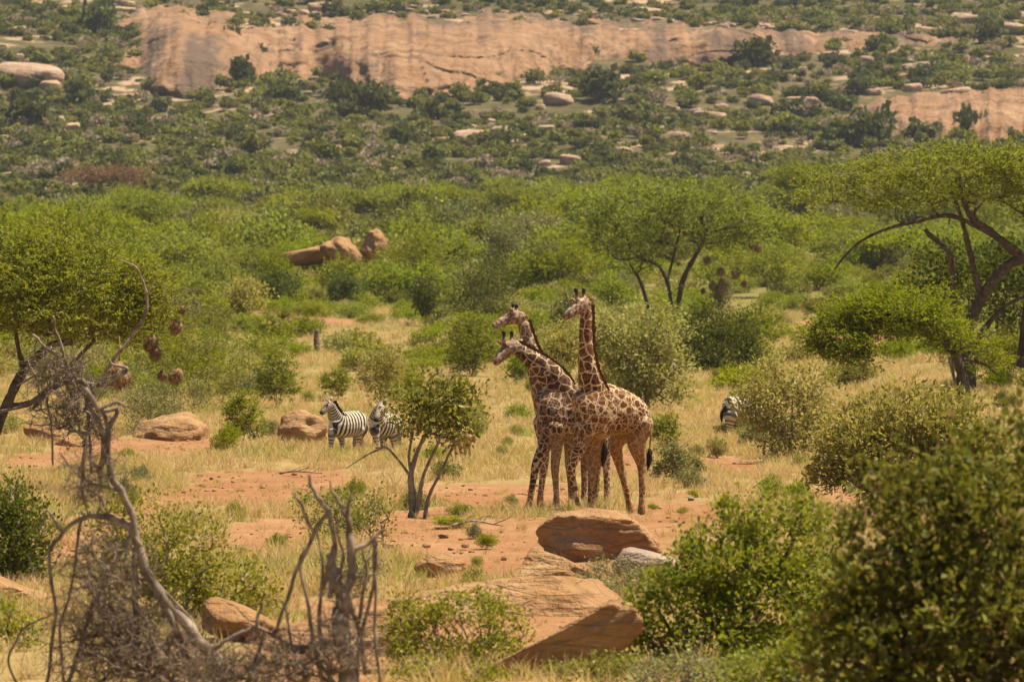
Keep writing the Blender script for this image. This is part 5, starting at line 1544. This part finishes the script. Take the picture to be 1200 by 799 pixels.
def px_of(X, D, Z):
    return CX + X / D * F, CY - Z / D * F
cand = lambda n, d0, d1, t: (lambda D: (rg.uniform(-t, t, n) * D, D))(np.sqrt(rg.uniform(d0 ** 2, d1 ** 2, n)))

X, D = cand(13000, 830, 1950, 0.12)
Z = terrain_z(X, D)
pxs, pys = px_of(X, D, Z)
ok = np.array([not on_cliff(a, b) for a, b in zip(pxs, pys)]) & (noise_n(np.stack([X, D], 1), 1 / 45, 99, 3) > -0.42)
X, D, Z = X[ok], D[ok], Z[ok]
w = rg.uniform(0.9, 2.9, len(X)) ** 1.0
scatter("hill_scrub", "low mixed scrub covering the far hillside between the bushes", "scrub", np.stack([X, D, Z - 0.1], 1),
        np.stack([w, w, w * rg.uniform(0.7, 1.2, len(X))], 1), rg.uniform(0, 6.28, len(X)), [SRC[q] for q in SRC if q[0] == 'hill' and (q[1] != 'greybrown' or q[2] == 0)])

D = 190 * (900 / 190) ** rg.random(5600)
X = rg.uniform(-0.115, 0.115, len(D)) * D
P2 = np.stack([X, D], 1)
dens = 0.42 + 0.58 * sstep(-0.15, 0.4, noise_n(P2, 1 / 30, 98, 3))
for (ex, ey, rx, ry) in [(400, 425, 90, 55), (925, 395, 90, 62), (640, 480, 220, 55), (520, 480, 120, 40)]:
    c = gp(ex, ey)
    y0, y1 = gD(ex, ey + ry), gD(ex, max(ey - ry, 338))
    e = ((X - c[0]) / (rx * c[1] / F)) ** 2 + ((D - 0.5 * (y0 + y1)) / (0.5 * (y1 - y0))) ** 2
    dens = dens * np.where(e < 1, 0.06, 1.0)
dens = dens * sstep(200, 330, D) * np.clip(1.2 - soil_amount(X, D), 0, 1)
ok = rg.random(len(X)) < dens
X, D = X[ok], D[ok]
w = rg.uniform(0.5, 1.3, len(X)) * (0.7 + D / 700)
scatter("undergrowth", "low green undergrowth filling the gaps between bushes on the plain", "undergrowth", np.stack([X, D, terrain_z(X, D) - 0.04], 1),
        np.stack([w, w, w * rg.uniform(0.7, 1.1, len(X))], 1), rg.uniform(0, 6.28, len(X)), [SRC[q] for q in SRC if q[0] == 'plain'])

# ------------------------------------------------------------------ grass
def tuft_mesh(seed, n, h, lean, mat, wid, curve):
    r = np.random.default_rng(seed)
    b = np.hstack([r.normal(size=(n, 2)) * 0.07, np.zeros((n, 1)) - 0.02])
    d = unit(np.hstack([r.normal(size=(n, 2)) * lean + b[:, :2] * 2.5, np.ones((n, 1))]))
    L = h * r.uniform(0.45, 1.2, (n, 1))
    out = np.hstack([d[:, :2], np.zeros((n, 1))])
    mid = b + d * L * 0.55
    tip = b + d * L + out * L * curve - np.array([0, 0, 1]) * L * curve * 0.35
    w = unit(np.hstack([r.normal(size=(n, 2)), np.zeros((n, 1))])) * wid
    V = np.stack([b - w, b + w, mid + w * 0.8, tip, mid - w * 0.8], 1).reshape(-1, 3)
    k = np.arange(n)[:, None] * 5
    return V, k + np.array([[0, 1, 2, 4]]), k + np.array([[4, 2, 3]])

def dry_d(X, D):
    P = np.stack([X, D], 1)
    return np.clip(1.05 - 1.0 * soil_amount(X, D), 0.2, 1) * (0.30 + 0.7 * sstep(-0.4, 0.35, noise_n(P, 0.06, 55, 3)))
def green_d(X, D):
    P = np.stack([X, D], 1)
    return np.clip(1.05 - 1.0 * soil_amount(X, D), 0.03, 1) * sstep(-0.1, 0.45, noise_n(P, 0.05, 56, 3))
def grass(name, label, n_try, d0, d1, mat, seed, h, dens, wid, lean, curve, nb):
    src = []
    for q in range(5):
        V, Q4, T3 = tuft_mesh(seed * 10 + q, nb, h, lean, mat, wid, curve)
        c = gpx(40 + 1120 * rg.random(), 70 + 12 * q)
        o = obj("grass_tuft", mesh_np("grass_tuft", V, [Q4, T3], mat), None, c)
        tag(o, label.split(" ")[0] + " grass tussock with long arching blades near the rocks", "grass tuft", label.split(" ")[0] + " grass tussocks")
        src.append(o)
    u = rg.random(n_try)
    D = d0 * (d1 / d0) ** (u ** 0.85)
    X = rg.uniform(-0.11, 0.11, n_try) * D
    ok = rg.random(n_try) < dens(X, D) * (0.4 + 0.6 * sstep(68, 84, D))
    X, D = X[ok], D[ok]
    w = rg.uniform(0.5, 1.35, len(X))
    sz = np.stack([w * (0.8 + D / 330), w * (0.8 + D / 330), w * (0.9 + D / 900)], 1)
    on_soil = soil_amount(X, D)
    sz *= (1 - 0.55 * on_soil)[:, None]
    scatter(name, label, "grass", np.stack([X, D, terrain_z(X, D) - 0.02], 1), sz, rg.uniform(0, 6.28, len(X)), src)
# loose stones scattered on the bare earth
srcs = []
for q in range(3):
    c = gp([520, 455, 690][q], [628, 640, 672][q])
    o = obj("stone", rock_mesh("stone", (0.5, 0.42, 0.3), M_ROCK, 950 + q, ncut=5, sub=3, box=0.9, rough=0.2), None, c)
    o.scale = (0.2, 0.2, 0.2)
    tag(o, "fist-sized rough brown stone half sunk in the red earth", "stone", "rough brown stones in the red earth")
    srcs.append(o)
X, D = cand(9000, 62, 260, 0.1)
ok = rg.random(len(X)) < 0.08 + 0.9 * soil_amount(X, D)
X, D = X[ok], D[ok]
w = 0.03 + 0.13 * rg.random(len(X)) ** 3
scatter("gravel", "loose pebbles and broken stone strewn over the bare earth", "gravel", np.stack([X, D, terrain_z(X, D) - 0.04], 1), np.stack([w, w, w], 1), rg.uniform(0, 6.28, len(X)), srcs)
grass("dry_grass", "dry straw-coloured grass covering the plain", 46000, 57, 420, M_GRASS_DRY, 61, 0.36, dry_d, 0.0055, 0.35, 0.3, 26)
grass("green_grass", "fresh green grass and weeds in patches on the plain", 26000, 57, 600, M_GRASS_GREEN, 62, 0.36, green_d, 0.007, 0.42, 0.35, 24)

# ------------------------------------------------------------------ haze
import bmesh
bm = bmesh.new()
bmesh.ops.create_cube(bm, size=1.0)
me = bpy.data.meshes.new("haze")
bm.to_mesh(me)
bm.free()
N = NT("haze_air")
pv = N.n("VolumePrincipled", {"Color": (0.86, 0.90, 0.97, 1), "Density": HAZE, "Anisotropy": 0.3})
N.t.links.new(pv.outputs[0], N.out.inputs["Volume"])
me.materials.append(N.m)
hz = obj("haze", me, None, (0, 1225, 95))
hz.scale = (7400, 3000, 215)
tag(hz, "thin pale haze in the air over the plain and hill", "haze", kind="stuff")
